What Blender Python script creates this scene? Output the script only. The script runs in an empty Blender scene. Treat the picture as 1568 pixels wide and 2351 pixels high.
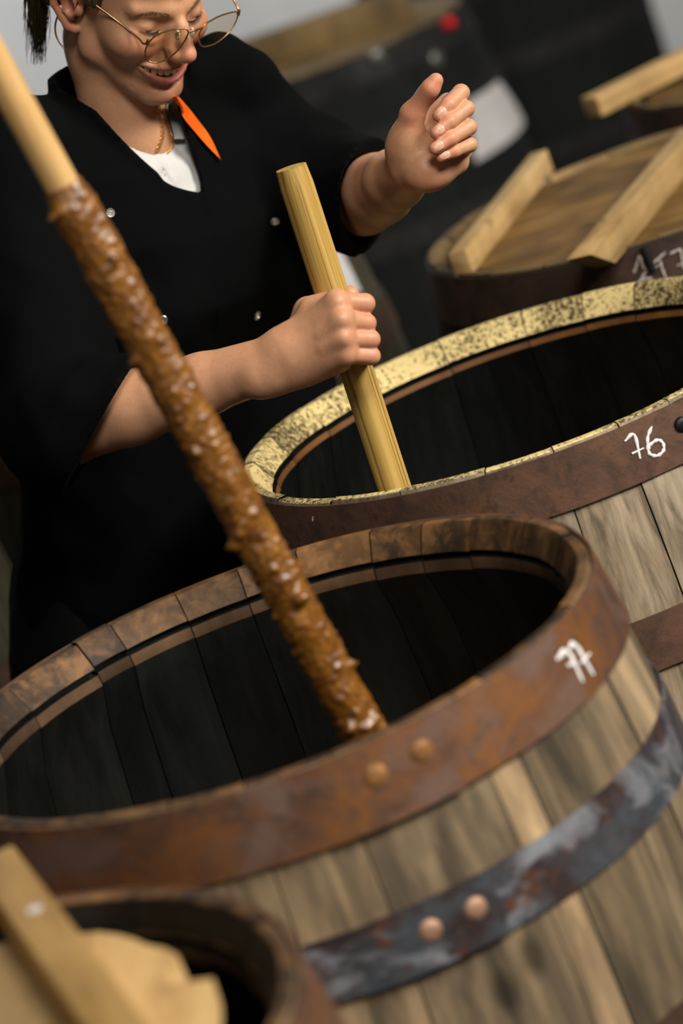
import bpy, bmesh, math, random
import numpy as np
from mathutils import Vector, Matrix, noise as mnoise
from mathutils.bvhtree import BVHTree

S = bpy.context.scene
COL = S.collection
PI = math.pi

# ------------------------------------------------------------------ camera
PITCH, ROLL, CAMZ, FPX = 0.271, -0.343, 1.823, 7500.0
_f = np.array([0, math.cos(PITCH), -math.sin(PITCH)])
_r = np.array([1.0, 0, 0])
_u = np.cross(_r, _f)
_c, _s = math.cos(ROLL), math.sin(ROLL)
RIGHT, UP, FWD = _c * _r + _s * _u, -_s * _r + _c * _u, _f
CAMP = np.array([0, 0, CAMZ])
cd = bpy.data.cameras.new('camera')
cam = bpy.data.objects.new('camera', cd)
COL.objects.link(cam)
m = Matrix.Identity(4)
for i in range(3):
    m[i][0], m[i][1], m[i][2], m[i][3] = RIGHT[i], UP[i], -FWD[i], CAMP[i]
cam.matrix_world = m
cd.sensor_fit = 'VERTICAL'
cd.sensor_height = 36.0
cd.lens = FPX / 2351 * 36.0
cd.clip_end = 60
cd.dof.use_dof = True
cd.dof.focus_distance = 3.36
cd.dof.aperture_fstop = 3.4
S.camera = cam

# ------------------------------------------------------------------ light
w = bpy.data.worlds.new('world')
S.world = w
w.use_nodes = True
w.node_tree.nodes['Background'].inputs[0].default_value = (1.0, 0.88, 0.7, 1)
w.node_tree.nodes['Background'].inputs[1].default_value = 0.012


def area_light(name, loc, target, sx, sy, power, col):
    l = bpy.data.lights.new(name, 'AREA')
    l.shape = 'RECTANGLE'
    l.size, l.size_y, l.energy, l.color = sx, sy, power, col
    o = bpy.data.objects.new(name, l)
    COL.objects.link(o)
    o.location = loc
    o.rotation_euler = (Vector(target) - Vector(loc)).to_track_quat('-Z', 'Y').to_euler()
    return o


area_light('daylight', (4.57, 1.17, 4.27), (0.0, 3.3, 1.0), 2.0, 2.0, 440, (1.0, 0.93, 0.84))
area_light('front_window', (1.2, -1.15, 4.85), (0.0, 3.3, 1.0), 1.6, 1.2, 190, (1.0, 0.95, 0.88))
area_light('left_fill', (-2.4, -1.6, 2.9), (0.0, 3.0, 1.1), 1.2, 1.4, 12, (0.95, 0.96, 1.0))  # weak cool fill lamp, added to lift the ear and shadow side
area_light('back_wall_fill', (-1.6, 8.2, 2.9), (-0.6, 9.3, 1.6), 1.2, 0.8, 60, (0.93, 0.96, 1.0))  # added lamp facing the back wall to brighten the plaster

S.view_settings.view_transform = 'Standard'
S.view_settings.look = 'None'
S.view_settings.gamma = 1
S.view_settings.exposure = 0.0
S.view_settings.use_curve_mapping = False


# ------------------------------------------------------------------ helpers
def W(px, py, d):
    """World point seen at photo pixel (px, py) at optical depth d."""
    return CAMP + (px - 784) / FPX * d * RIGHT - (py - 1175.5) / FPX * d * UP + d * FWD


def Wz(px, py, z):
    v = (px - 784) / FPX * RIGHT - (py - 1175.5) / FPX * UP + FWD
    return CAMP + v * ((z - CAMZ) / v[2])


def tag(o, label=None, cat=None, group=None, kind=None):
    if label: o['label'] = label
    if cat: o['category'] = cat
    if group: o['group'] = group
    if kind: o['kind'] = kind
    return o


def empty(name, loc, label, cat, group=None):
    o = bpy.data.objects.new(name, None)
    COL.objects.link(o)
    o.location = loc
    o.empty_display_size = 0.05
    bpy.context.view_layer.update()
    return tag(o, label, cat, group)


def link(name, me, mat=None, parent=None):
    o = bpy.data.objects.new(name, me)
    COL.objects.link(o)
    if mat is not None:
        for mm in (mat if isinstance(mat, (list, tuple)) else [mat]):
            me.materials.append(mm)
    if parent is not None:
        o.parent = parent
        # geometry is written in world space: undo the parent's placement
        p = Matrix.Identity(4)
        q = parent
        while q is not None:
            p = q.matrix_basis.inverted() if q.parent is None else p @ q.matrix_basis.inverted()
            q = None
        mw = parent.matrix_world.copy()
        o.matrix_parent_inverse = mw.inverted()
    return o


def mesh(name, V, F, mats=None, mi=None, smooth=None, col=None):
    me = bpy.data.meshes.new(name)
    if isinstance(V, np.ndarray) and isinstance(F, np.ndarray):
        nv, nf, k = len(V), len(F), F.shape[1]
        me.vertices.add(nv)
        me.vertices.foreach_set('co', V.astype(np.float32).ravel())
        me.loops.add(nf * k)
        me.loops.foreach_set('vertex_index', F.astype(np.int32).ravel())
        me.polygons.add(nf)
        me.polygons.foreach_set('loop_start', np.arange(0, nf * k, k, dtype=np.int32))
        me.update(calc_edges=True)
    else:
        me.from_pydata([tuple(v) for v in V], [], [tuple(f) for f in F])
    if mi is not None:
        me.polygons.foreach_set('material_index', np.array(mi, np.int32))
    if col is not None:
        a = me.color_attributes.new('Col', 'FLOAT_COLOR', 'POINT')
        a.data.foreach_set('color', np.c_[col, np.ones(len(col))].astype(np.float32).ravel())
    me.update()
    if smooth is not None:
        me.polygons.foreach_set('use_smooth', np.ones(len(me.polygons), bool))
        if smooth < 3.1:
            me.set_sharp_from_angle(angle=smooth)
    return me


def box_mesh(name, c, ax, ay, az, bev=0.002, seg=2, jitter=0.0, seed=0):
    """A box from its centre and three half-axis vectors, with rounded edges."""
    bm = bmesh.new()
    c, ax, ay, az = (Vector(v) for v in (c, ax, ay, az))
    vs = {}
    rnd = random.Random(seed)
    for i in (-1, 1):
        for j in (-1, 1):
            for k in (-1, 1):
                p = c + ax * i + ay * j + az * k
                p += Vector([rnd.uniform(-jitter, jitter) for _ in range(3)])
                vs[i, j, k] = bm.verts.new(p)
    for q in (((-1, -1, -1), (-1, 1, -1), (1, 1, -1), (1, -1, -1)), ((-1, -1, 1), (1, -1, 1), (1, 1, 1), (-1, 1, 1)),
              ((-1, -1, -1), (1, -1, -1), (1, -1, 1), (-1, -1, 1)), ((-1, 1, -1), (-1, 1, 1), (1, 1, 1), (1, 1, -1)),
              ((-1, -1, -1), (-1, -1, 1), (-1, 1, 1), (-1, 1, -1)), ((1, -1, -1), (1, 1, -1), (1, 1, 1), (1, -1, 1))):
        bm.faces.new([vs[k] for k in q])
    bmesh.ops.recalc_face_normals(bm, faces=bm.faces[:])
    if bev > 0:
        bmesh.ops.bevel(bm, geom=bm.edges[:], offset=bev, segments=seg, affect='EDGES', profile=0.5)
    me = bpy.data.meshes.new(name)
    bm.to_mesh(me)
    bm.free()
    me.polygons.foreach_set('use_smooth', np.ones(len(me.polygons), bool))
    me.set_sharp_from_angle(angle=0.6)
    return me


def tube_mesh(name, pts, rad, seg=10, cap=True):
    """A round tube through points; rad a number or one per point."""
    P = [np.array(p, float) for p in pts]
    n = len(P)
    R = [rad] * n if np.isscalar(rad) else list(rad)
    V, F = [], []
    t0 = P[1] - P[0]
    a = np.cross(t0, [0, 0, 1.0])
    if np.linalg.norm(a) < 1e-6: a = np.cross(t0, [1.0, 0, 0])
    a /= np.linalg.norm(a)
    for i in range(n):
        t = P[min(i + 1, n - 1)] - P[max(i - 1, 0)]
        t /= np.linalg.norm(t) + 1e-12
        a = a - t * (a @ t)
        a /= np.linalg.norm(a) + 1e-12
        b = np.cross(t, a)
        for k in range(seg):
            q = 2 * PI * k / seg
            V.append(P[i] + R[i] * (math.cos(q) * a + math.sin(q) * b))
    for i in range(n - 1):
        for k in range(seg):
            k2 = (k + 1) % seg
            F.append((i * seg + k, i * seg + k2, (i + 1) * seg + k2, (i + 1) * seg + k))
    if cap:
        F.append(tuple(range(seg - 1, -1, -1)))
        F.append(tuple(range((n - 1) * seg, n * seg)))
    return mesh(name, V, F, smooth=1.0)


def join_meshes(name, mes):
    bm = bmesh.new()
    for q in mes:
        bm.from_mesh(q)
    me = bpy.data.meshes.new(name)
    bm.to_mesh(me)
    bm.free()
    me.polygons.foreach_set('use_smooth', np.ones(len(me.polygons), bool))
    me.set_sharp_from_angle(angle=1.0)
    return me


def catmull(pts, n=8):
    P = [np.array(p, float) for p in pts]
    P = [2 * P[0] - P[1]] + P + [2 * P[-1] - P[-2]]
    out = []
    for i in range(1, len(P) - 2):
        for k in range(n):
            t = k / n
            a, b, c, d = P[i - 1], P[i], P[i + 1], P[i + 2]
            out.append(0.5 * (2 * b + (c - a) * t + (2 * a - 5 * b + 4 * c - d) * t * t + (3 * b - a - 3 * c + d) * t ** 3))
    out.append(P[-2])
    return out


# ------------------------------------------------------------------ materials
class NT:
    def __init__(s, name):
        s.m = bpy.data.materials.new(name)
        s.m.use_nodes = True
        s.t = s.m.node_tree
        s.b = s.t.nodes['Principled BSDF']

    def n(s, typ, **kw):
        nd = s.t.nodes.new(typ)
        for k, v in kw.items():
            setattr(nd, k, v)
        return nd

    def l(s, a, b):
        s.t.links.new(a, b)

    def coord(s, scale=(1, 1, 1), src='Object', shift=True):
        tc = s.n('ShaderNodeTexCoord')
        mp = s.n('ShaderNodeMapping')
        mp.inputs['Scale'].default_value = scale
        s.l(tc.outputs[src], mp.inputs[0])
        if shift:
            oi = s.n('ShaderNodeObjectInfo')
            mu = s.n('ShaderNodeMath', operation='MULTIPLY')
            mu.inputs[1].default_value = 37.0
            s.l(oi.outputs['Random'], mu.inputs[0])
            cb = s.n('ShaderNodeCombineXYZ')
            for i in range(3): s.l(mu.outputs[0], cb.inputs[i])
            s.l(cb.outputs[0], mp.inputs['Location'])
        return mp.outputs[0]

    def noise(s, co, scale, detail=4, rough=0.6, dist=0.0):
        nd = s.n('ShaderNodeTexNoise')
        nd.inputs['Scale'].default_value = scale
        nd.inputs['Detail'].default_value = detail
        nd.inputs['Roughness'].default_value = rough
        nd.inputs['Distortion'].default_value = dist
        s.l(co, nd.inputs['Vector'])
        return nd.outputs['Fac']

    def ramp(s, fac, stops):
        r = s.n('ShaderNodeValToRGB')
        e = r.color_ramp.elements
        while len(e) < len(stops): e.new(0.5)
        for i, (p, c) in enumerate(stops):
            e[i].position = p
            e[i].color = (*c, 1) if len(c) == 3 else c
        s.l(fac, r.inputs[0])
        return r.outputs[0]

    def mix(s, fac, a, b, mode='MIX'):
        x = s.n('ShaderNodeMix', data_type='RGBA', blend_type=mode)
        if isinstance(fac, (int, float)): x.inputs[0].default_value = fac
        else: s.l(fac, x.inputs[0])
        for v, k in ((a, 6), (b, 7)):
            if isinstance(v, (tuple, list)): x.inputs[k].default_value = (*v, 1)
            else: s.l(v, x.inputs[k])
        return x.outputs[2]

    def bump(s, h, strength=0.3, dist=0.002, prev=None):
        b = s.n('ShaderNodeBump')
        b.inputs['Strength'].default_value = strength
        b.inputs['Distance'].default_value = dist
        s.l(h, b.inputs['Height'])
        if prev is not None: s.l(prev, b.inputs['Normal'])
        return b.outputs[0]

    def out(s, col=None, rough=0.6, metal=0.0, normal=None, spec=0.5, **kw):
        if col is not None:
            if isinstance(col, tuple): s.b.inputs['Base Color'].default_value = (*col, 1)
            else: s.l(col, s.b.inputs['Base Color'])
        if isinstance(rough, (int, float)): s.b.inputs['Roughness'].default_value = rough
        else: s.l(rough, s.b.inputs['Roughness'])
        if isinstance(metal, (int, float)): s.b.inputs['Metallic'].default_value = metal
        else: s.l(metal, s.b.inputs['Metallic'])
        s.b.inputs['Specular IOR Level'].default_value = spec
        if normal is not None: s.l(normal, s.b.inputs['Normal'])
        for k, v in kw.items():
            s.b.inputs[k.replace('_', ' ')].default_value = v
        return s.m


def wood(name, cols, grain=(1, 1, 0.06), sc=60, rough=0.7, knots=0.5, streak=0.6, bump=0.25, vary=0.35):
    """Grained wood: cols = dark line, mid, light."""
    t = NT(name)
    co = t.coord(grain)
    g = t.noise(co, sc, 6, 0.65, 0.4)
    base = t.ramp(g, [(0.35, cols[0]), (0.47, cols[1]), (0.66, cols[2])])
    big = t.noise(t.coord((1, 1, 0.22)), 7, 4, 0.6, 0.3)
    base = t.mix(streak, base, t.ramp(big, [(0.3, tuple(c * 0.45 for c in cols[1])), (0.5, cols[1]), (0.7, tuple(min(1, c * 1.25) for c in cols[2]))]))
    oi = t.n('ShaderNodeObjectInfo')
    vr = t.ramp(oi.outputs['Random'], [(0.0, (1 - vary,) * 3), (0.5, (0.92, 0.92, 0.95)), (1.0, (1.12, 1.06, 1.0))])
    base = t.mix(1.0, base, vr, 'MULTIPLY')
    if knots > 0:
        vo = t.n('ShaderNodeTexVoronoi')
        vo.inputs['Scale'].default_value = 9
        t.l(t.coord((1, 1, 0.55)), vo.inputs['Vector'])
        k = t.ramp(vo.outputs['Distance'], [(0.05, (0.12, 0.1, 0.08)), (0.13, (1, 1, 1))])
        base = t.mix(knots, base, k, 'MULTIPLY')
    nrm = t.bump(g, bump, 0.002)
    return t.out(base, rough, normal=nrm, spec=0.3)


def rust(name, base, spots, patch=None, metal=0.35, rough=0.55, sc=14):
    t = NT(name)
    co = t.coord((1, 1, 1))
    a = t.noise(co, sc, 7, 0.65, 0.6)
    c = t.ramp(a, [(0.28, base[0]), (0.45, base[1]), (0.6, base[2]), (0.78, base[1])])
    b = t.noise(co, sc * 3.1, 5, 0.7, 0.2)
    c = t.mix(t.ramp(b, [(0.55, (0, 0, 0)), (0.68, (1, 1, 1))]), c, spots)
    if patch is not None:
        p = t.noise(t.coord((1, 1, 1.6)), 9, 5, 0.6, 0.8)
        c = t.mix(t.ramp(p, [(0.52, (0, 0, 0)), (0.64, (1, 1, 1))]), c, patch)
    h = t.noise(co, 160, 4, 0.7)
    rr = t.ramp(a, [(0.3, (rough + 0.15,) * 3), (0.7, (rough - 0.08,) * 3)])
    return t.out(c, rr, metal, t.bump(h, 0.35, 0.0012, t.bump(b, 0.3, 0.002)), 0.4)


def plain(name, col, rough=0.6, metal=0.0, sc=120, amt=0.15, bump=0.1, spec=0.4, **kw):
    t = NT(name)
    a = t.noise(t.coord(), sc, 4, 0.6)
    c = t.ramp(a, [(0.3, tuple(x * (1 - amt) for x in col)), (0.7, tuple(min(1, x * (1 + amt)) for x in col))])
    return t.out(c, rough, metal, t.bump(a, bump, 0.001) if bump else None, spec, **kw)


def flaked(name, paint, under, thr=0.5, sc=70):
    """Cream paint worn through to dark wood in flecks."""
    t = NT(name)
    a = t.noise(t.coord((1, 1, 1)), sc, 8, 0.75, 0.3)
    b = t.noise(t.coord((1, 1, 1)), 9, 3, 0.6)
    ad = t.n('ShaderNodeMath', operation='ADD')
    t.l(a, ad.inputs[0])
    ml = t.n('ShaderNodeMath', operation='MULTIPLY_ADD')
    t.l(b, ml.inputs[0])
    ml.inputs[1].default_value, ml.inputs[2].default_value = 0.36, -0.18
    t.l(ml.outputs[0], ad.inputs[1])
    k = t.ramp(ad.outputs[0], [(thr - 0.07, (0, 0, 0)), (thr + 0.03, (1, 1, 1))])
    tone = t.ramp(b, [(0.3, tuple(x * 0.72 for x in paint)), (0.6, paint)])
    return t.out(t.mix(k, under, tone), 0.65, 0, t.bump(k, 0.5, 0.0015), 0.35)


M = {}
M['stave_oak'] = wood('aged oak', ((0.035, 0.03, 0.022), (0.185, 0.135, 0.078), (0.56, 0.40, 0.22)), (1, 1, 0.06), 42, 0.75, 0.75, 0.5, 0.3, 0.5)
M['stave_grey'] = wood('weathered grey oak', ((0.05, 0.042, 0.03), (0.23, 0.185, 0.125), (0.46, 0.38, 0.27)), (1, 1, 0.045), 85, 0.8, 0.75, 0.4, 0.35, 0.3)
M['stave_dark'] = wood('dark oak', ((0.012, 0.01, 0.006), (0.035, 0.027, 0.016), (0.06, 0.048, 0.028)), (1, 1, 0.08), 50, 0.7, 0.5, 0.5)
M['stave_olive'] = wood('olive stained oak', ((0.02, 0.018, 0.01), (0.05, 0.044, 0.024), (0.075, 0.068, 0.038)), (1, 1, 0.08), 50, 0.7, 0.3, 0.4)
M['stave_black'] = wood('black green stained oak', ((0.0015, 0.002, 0.002), (0.003, 0.0045, 0.0042), (0.006, 0.008, 0.0075)), (1, 1, 0.08), 50, 0.85, 0.3, 0.4)
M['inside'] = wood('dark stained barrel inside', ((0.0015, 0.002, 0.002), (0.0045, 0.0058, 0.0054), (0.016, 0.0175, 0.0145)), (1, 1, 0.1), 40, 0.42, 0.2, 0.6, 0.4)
M['chime_brown'] = wood('worn brown rim wood', ((0.012, 0.009, 0.007), (0.06, 0.034, 0.017), (0.33, 0.165, 0.055)), (0.6, 0.6, 0.6), 60, 0.6, 0.4, 0.45, 0.4)
M['chime_cream'] = flaked('flaking cream rim paint', (0.80, 0.63, 0.27), (0.07, 0.042, 0.014), 0.49, 190)
M['chime_ochre'] = wood('ochre rim wood', ((0.05, 0.032, 0.012), (0.16, 0.105, 0.04), (0.27, 0.18, 0.075)), (0.5, 0.5, 0.5), 45, 0.6, 0.4, 0.7)
M['croze_orange'] = wood('orange brown croze wood', ((0.03, 0.013, 0.004), (0.17, 0.068, 0.016), (0.36, 0.165, 0.045)), (0.6, 0.6, 0.6), 40, 0.55, 0.2, 0.8)
M['croze_brown'] = wood('brown croze wood', ((0.02, 0.012, 0.008), (0.09, 0.05, 0.025), (0.2, 0.115, 0.055)), (0.6, 0.6, 0.6), 40, 0.55, 0.2, 0.8)
M['rust_warm'] = rust('rusty brown hoop', ((0.04, 0.026, 0.018), (0.13, 0.06, 0.032), (0.22, 0.088, 0.026)), (0.06, 0.048, 0.04), (0.165, 0.098, 0.072))
M['rust_dull'] = rust('dull rust hoop', ((0.04, 0.024, 0.016), (0.092, 0.046, 0.028), (0.13, 0.064, 0.036)), (0.06, 0.034, 0.022), None, 0.25, 0.62, 24)
M['rust_dark'] = rust('dark rust hoop', ((0.018, 0.011, 0.007), (0.045, 0.026, 0.017), (0.075, 0.04, 0.024)), (0.03, 0.018, 0.012), None, 0.25, 0.62, 20)
M['rust_zinc'] = rust('blue grey hoop with rust', ((0.03, 0.036, 0.045), (0.075, 0.085, 0.1), (0.05, 0.032, 0.03)), (0.16, 0.055, 0.02), (0.3, 0.31, 0.34), 0.5, 0.5, 11)
M['black_hoop'] = rust('blackened hoop', ((0.003, 0.0035, 0.0035), (0.006, 0.0065, 0.0065), (0.012, 0.012, 0.011)), (0.016, 0.014, 0.009), None, 0.2, 0.7, 20)
M['rivet'] = rust('rusty rivet', ((0.12, 0.06, 0.02), (0.32, 0.15, 0.05), (0.4, 0.2, 0.07)), (0.2, 0.08, 0.03), None, 0.3, 0.45, 40)
M['rivet_pink'] = rust('pale coppery rivet', ((0.22, 0.12, 0.08), (0.42, 0.24, 0.16), (0.5, 0.3, 0.2)), (0.2, 0.1, 0.06), None, 0.3, 0.45, 40)
M['rivet_grey'] = plain('dull steel rivet', (0.16, 0.16, 0.145), 0.4, 0.6)
M['screw'] = plain('bright screw', (0.75, 0.73, 0.72), 0.35, 0.4)
M['chalk'] = plain('white chalk', (0.78, 0.76, 0.74), 0.95, 0, 400, 0.2, 0.3, 0.1)
M['chalk_dim'] = plain('dusty chalk', (0.5, 0.44, 0.4), 0.95, 0, 400, 0.3, 0.3, 0.1)
M['black_iron'] = plain('black iron', (0.006, 0.006, 0.006), 0.5, 0.2)
M['lid_wood'] = wood('yellow oak lid boards', ((0.045, 0.022, 0.006), (0.155, 0.084, 0.022), (0.25, 0.145, 0.042)), (1, 0.06, 1), 55, 0.65, 0.6, 0.7)
M['batten'] = wood('pale pine batten', ((0.24, 0.135, 0.045), (0.5, 0.325, 0.13), (0.66, 0.46, 0.205)), (0.5, 0.07, 1), 45, 0.6, 0.5, 0.45, 0.2, 0.12)
M['batten_front'] = wood('honey pine batten', ((0.2, 0.105, 0.025), (0.40, 0.235, 0.07), (0.5, 0.305, 0.1)), (0.6, 0.07, 1), 40, 0.6, 0.3, 0.4, 0.2, 0.1)
M['lid_pale'] = wood('fresh pale lid wood', ((0.38, 0.22, 0.075), (0.6, 0.385, 0.155), (0.7, 0.48, 0.215)), (1, 0.08, 1), 30, 0.6, 0.2, 0.4, 0.15, 0.1)
M['pole_wood'] = wood('varnished ash pole', ((0.10, 0.05, 0.01), (0.50, 0.29, 0.058), (0.66, 0.41, 0.115)), (1, 1, 0.03), 95, 0.4, 0.0, 0.3, 0.15, 0.1)
def pole_mat():
    t = NT('varnished ash pole')
    a = t.noise(t.coord((1, 1, 0.02)), 120, 3, 0.5, 0.2)
    f = t.noise(t.coord((1, 1, 0.012)), 300, 2, 0.5, 0.3)
    c = t.ramp(a, [(0.34, (0.40, 0.235, 0.05)), (0.5, (0.51, 0.325, 0.08)), (0.68, (0.6, 0.4, 0.125))])
    k = t.ramp(f, [(0.36, (0.16, 0.09, 0.03)), (0.44, (1, 1, 1))])
    c = t.mix(0.55, c, k, 'MULTIPLY')
    return t.out(c, 0.5, 0, t.bump(f, 0.08, 0.001), 0.3)


M['pole_wood'] = pole_mat()
M['pole_clean'] = wood('pale clean pole', ((0.42, 0.25, 0.085), (0.53, 0.34, 0.135), (0.6, 0.4, 0.175)), (1, 1, 0.03), 70, 0.5, 0.1, 0.3, 0.1, 0.1)
M['paper'] = plain('white paper label', (0.54, 0.525, 0.53), 0.8, 0, 12, 0.12, 0)
M['red_cap'] = plain('red plastic cap', (0.62, 0.006, 0.01), 0.4)


def mash_mat():
    t = NT('wet brown mash')
    co = t.coord((1, 1, 1))
    a = t.noise(co, 70, 5, 0.6, 0.2)
    c = t.ramp(a, [(0.3, (0.085, 0.028, 0.002)), (0.5, (0.19, 0.07, 0.005)), (0.72, (0.3, 0.125, 0.013))])
    b = t.noise(co, 220, 4, 0.6)
    return t.out(c, t.ramp(b, [(0.35, (0.26,) * 3), (0.65, (0.46,) * 3)]), 0, t.bump(b, 0.35, 0.002), 0.9)


M['mash'] = mash_mat()

# ------------------------------------------------------------------ room
def wallmat(name, col):
    t = NT(name)
    a = t.noise(t.coord(shift=False), 3, 6, 0.6)
    return t.out(t.ramp(a, [(0.3, tuple(c * 0.8 for c in col)), (0.7, col)]), 0.9, 0, t.bump(t.noise(t.coord(shift=False), 90, 3), 0.2, 0.003), 0.2)


def slab(name, x0, x1, y0, y1, z0, z1, mat):
    o = link(name, box_mesh(name, ((x0 + x1) / 2, (y0 + y1) / 2, (z0 + z1) / 2), ((x1 - x0) / 2, 0, 0), (0, (y1 - y0) / 2, 0), (0, 0, (z1 - z0) / 2), 0), mat)
    return tag(o, kind='structure')


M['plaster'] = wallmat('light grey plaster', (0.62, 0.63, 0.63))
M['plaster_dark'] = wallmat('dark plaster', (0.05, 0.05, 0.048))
M['concrete'] = wallmat('dark concrete floor', (0.035, 0.032, 0.028))
slab('floor', -3.0, 6.2, -2.6, 9.6, -0.1, 0.0, M['concrete'])
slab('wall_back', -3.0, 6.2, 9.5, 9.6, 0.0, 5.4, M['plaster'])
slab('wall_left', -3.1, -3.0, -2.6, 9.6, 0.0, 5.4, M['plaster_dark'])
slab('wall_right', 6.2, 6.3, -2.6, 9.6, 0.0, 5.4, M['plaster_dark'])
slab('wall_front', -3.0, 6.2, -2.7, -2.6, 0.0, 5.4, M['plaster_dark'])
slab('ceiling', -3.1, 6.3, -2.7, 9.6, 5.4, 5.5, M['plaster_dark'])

# ------------------------------------------------------------------ barrels
BH = 0.95          # barrel height
RR, RB = 0.307, 0.352   # outer wood radius at rim and at the bilge
TH = 0.030


def r_out(z):
    """Outer wood radius at height z."""
    q = (z - BH / 2) / (BH / 2)
    return RB - (RB - RR) * q * q


def polar(c, r, a, z):
    return (c[0] + r * math.cos(a), c[1] + r * math.sin(a), z)


def seam_angles(fixed, seed):
    """All stave joints round the barrel in degrees; the fixed ones are those the photograph shows."""
    rnd = random.Random(seed)
    f = sorted(a % 360 for a in fixed)
    out = []
    for i, a in enumerate(f):
        b = f[(i + 1) % len(f)]
        span = (b - a) % 360 or 360
        k = max(1, round(span / 15.5))
        ws = [rnd.uniform(0.75, 1.25) for _ in range(k)]
        s = sum(ws)
        x = a
        for wgt in ws:
            out.append((x, x + span * wgt / s))
            x += span * wgt / s
    return out


def stave_mesh(c, a0, a1, seed, cz=0.042):
    rnd = random.Random(seed)
    gap = 0.0007 / RR
    a0, a1 = a0 + gap, a1 - gap
    dr = rnd.uniform(-0.0012, 0.0012)
    dz = rnd.uniform(-0.0015, 0.0012)
    # profile going up the outside, over the chime and down the inside: (radius, z, material of the face to the next)
    prof = []
    zs = [0.0, 0.06, 0.14, 0.24, 0.36, 0.475, 0.59, 0.69, 0.75, 0.8, 0.85, 0.9, 0.93, BH - 0.0012]
    for z in zs:
        prof.append((r_out(z) + dr, z, 0))
    T = BH + dz
    prof[-1] = (r_out(BH) + dr, T - 0.0012, 1)
    prof.append((RR - 0.0012, T, 1))
    prof.append((RR - 0.0100, T, 1))
    prof.append((RR - 0.0120, T - 0.0016, 4))
    prof.append((RR - 0.0255, T - 0.0225, 1))
    prof.append((RR - 0.0265, T - 0.0245, 3))     # croze groove
    prof.append((RR - 0.0195, T - 0.0255, 3))
    prof.append((RR - 0.0195, T - 0.0300, 3))
    prof.append((RR - 0.0285, T - 0.0310, 2))
    prof.append((RR - 0.0300, T - cz, 3))
    for z in (0.86, 0.8, 0.72, 0.6, 0.475, 0.3, 0.15, 0.03):
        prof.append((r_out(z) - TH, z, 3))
    V, F, MI = [], [], []
    K = 5
    n = len(prof)
    for (r, z, mm) in prof:
        for k in range(K):
            a = a0 + (a1 - a0) * k / (K - 1)
            # each stave is a little flatter than the circle it belongs to
            rr = r - 0.0008 * abs(2 * k / (K - 1) - 1) ** 2
            V.append(polar(c, rr, a, z))
    for i in range(n):
        j = (i + 1) % n
        for k in range(K - 1):
            F.append((i * K + k, i * K + k + 1, j * K + k + 1, j * K + k))
            MI.append(prof[i][2] if j else 0)
    F.append(tuple(i * K for i in range(n)))
    F.append(tuple(i * K + K - 1 for i in range(n - 1, -1, -1)))
    MI += [3, 3]
    return mesh('stave', V, F, mi=MI, smooth=0.45)


def hoop_mesh(c, zt, zb, lap, over=0.32, th=0.0026):
    """A flat iron band that follows the staves; its end laps over its start at angle lap."""
    V, F = [], []
    n = 96
    total = 2 * PI + over
    lev = [0.0, 0.25, 0.5, 0.75, 1.0]
    for i in range(n + 1):
        a = lap - over + total * i / n
        turn = max(0.0, min(1.0, (a - (lap - 0.06)) / 0.012 - 0.0)) if i > n / 2 and a > lap + 2 * PI - over - 0.06 else 0.0
        step = 0.0
        if a > lap + 2 * PI - over - 0.05:
            step = min(1.0, (a - (lap + 2 * PI - over - 0.05)) / 0.05) * (th + 0.0004)
        for s in (0, 1):
            for q in (lev if s == 0 else lev[::-1]):
                z = BH - zt - (zb - zt) * q
                r = r_out(z) + 0.0016 + step + (th if s == 0 else 0)
                V.append(polar(c, r, a, z))
    L = 2 * len(lev)
    for i in range(n):
        for k in range(L):
            k2 = (k + 1) % L
            F.append((i * L + k, (i + 1) * L + k, (i + 1) * L + k2, i * L + k2))
    F.append(tuple(range(L)))
    F.append(tuple(range(n * L + L - 1, n * L - 1, -1)))
    return mesh('hoop', V, F, smooth=0.5)


def rivet_mesh(c, a, z, r=0.0085, h=0.005, raise_=0.0055):
    R0 = r_out(z) + raise_ - 0.0008
    o = Vector(polar(c, R0, a, z))
    nrm = Vector((math.cos(a), math.sin(a), 0.0))
    tx = Vector((-math.sin(a), math.cos(a), 0))
    tz = Vector((0, 0, 1))
    V, F = [], []
    prof = [(1.0, 0.0), (1.0, 0.3), (0.86, 0.72), (0.5, 0.97), (0.0, 1.02)]
    N = 14
    for pr, ph in prof[:-1]:
        for k in range(N):
            q = 2 * PI * k / N
            V.append(o + tx * (pr * r * math.cos(q)) + tz * (pr * r * math.sin(q)) + nrm * (ph * h))
    V.append(o + nrm * h * 1.02)
    for i in range(len(prof) - 2):
        for k in range(N):
            k2 = (k + 1) % N
            F.append((i * N + k, i * N + k2, (i + 1) * N + k2, (i + 1) * N + k))
    b = (len(prof) - 2) * N
    for k in range(N):
        F.append((b + k, b + (k + 1) % N, len(V) - 1))
    return mesh('rivet', V, F, smooth=1.2)


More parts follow.
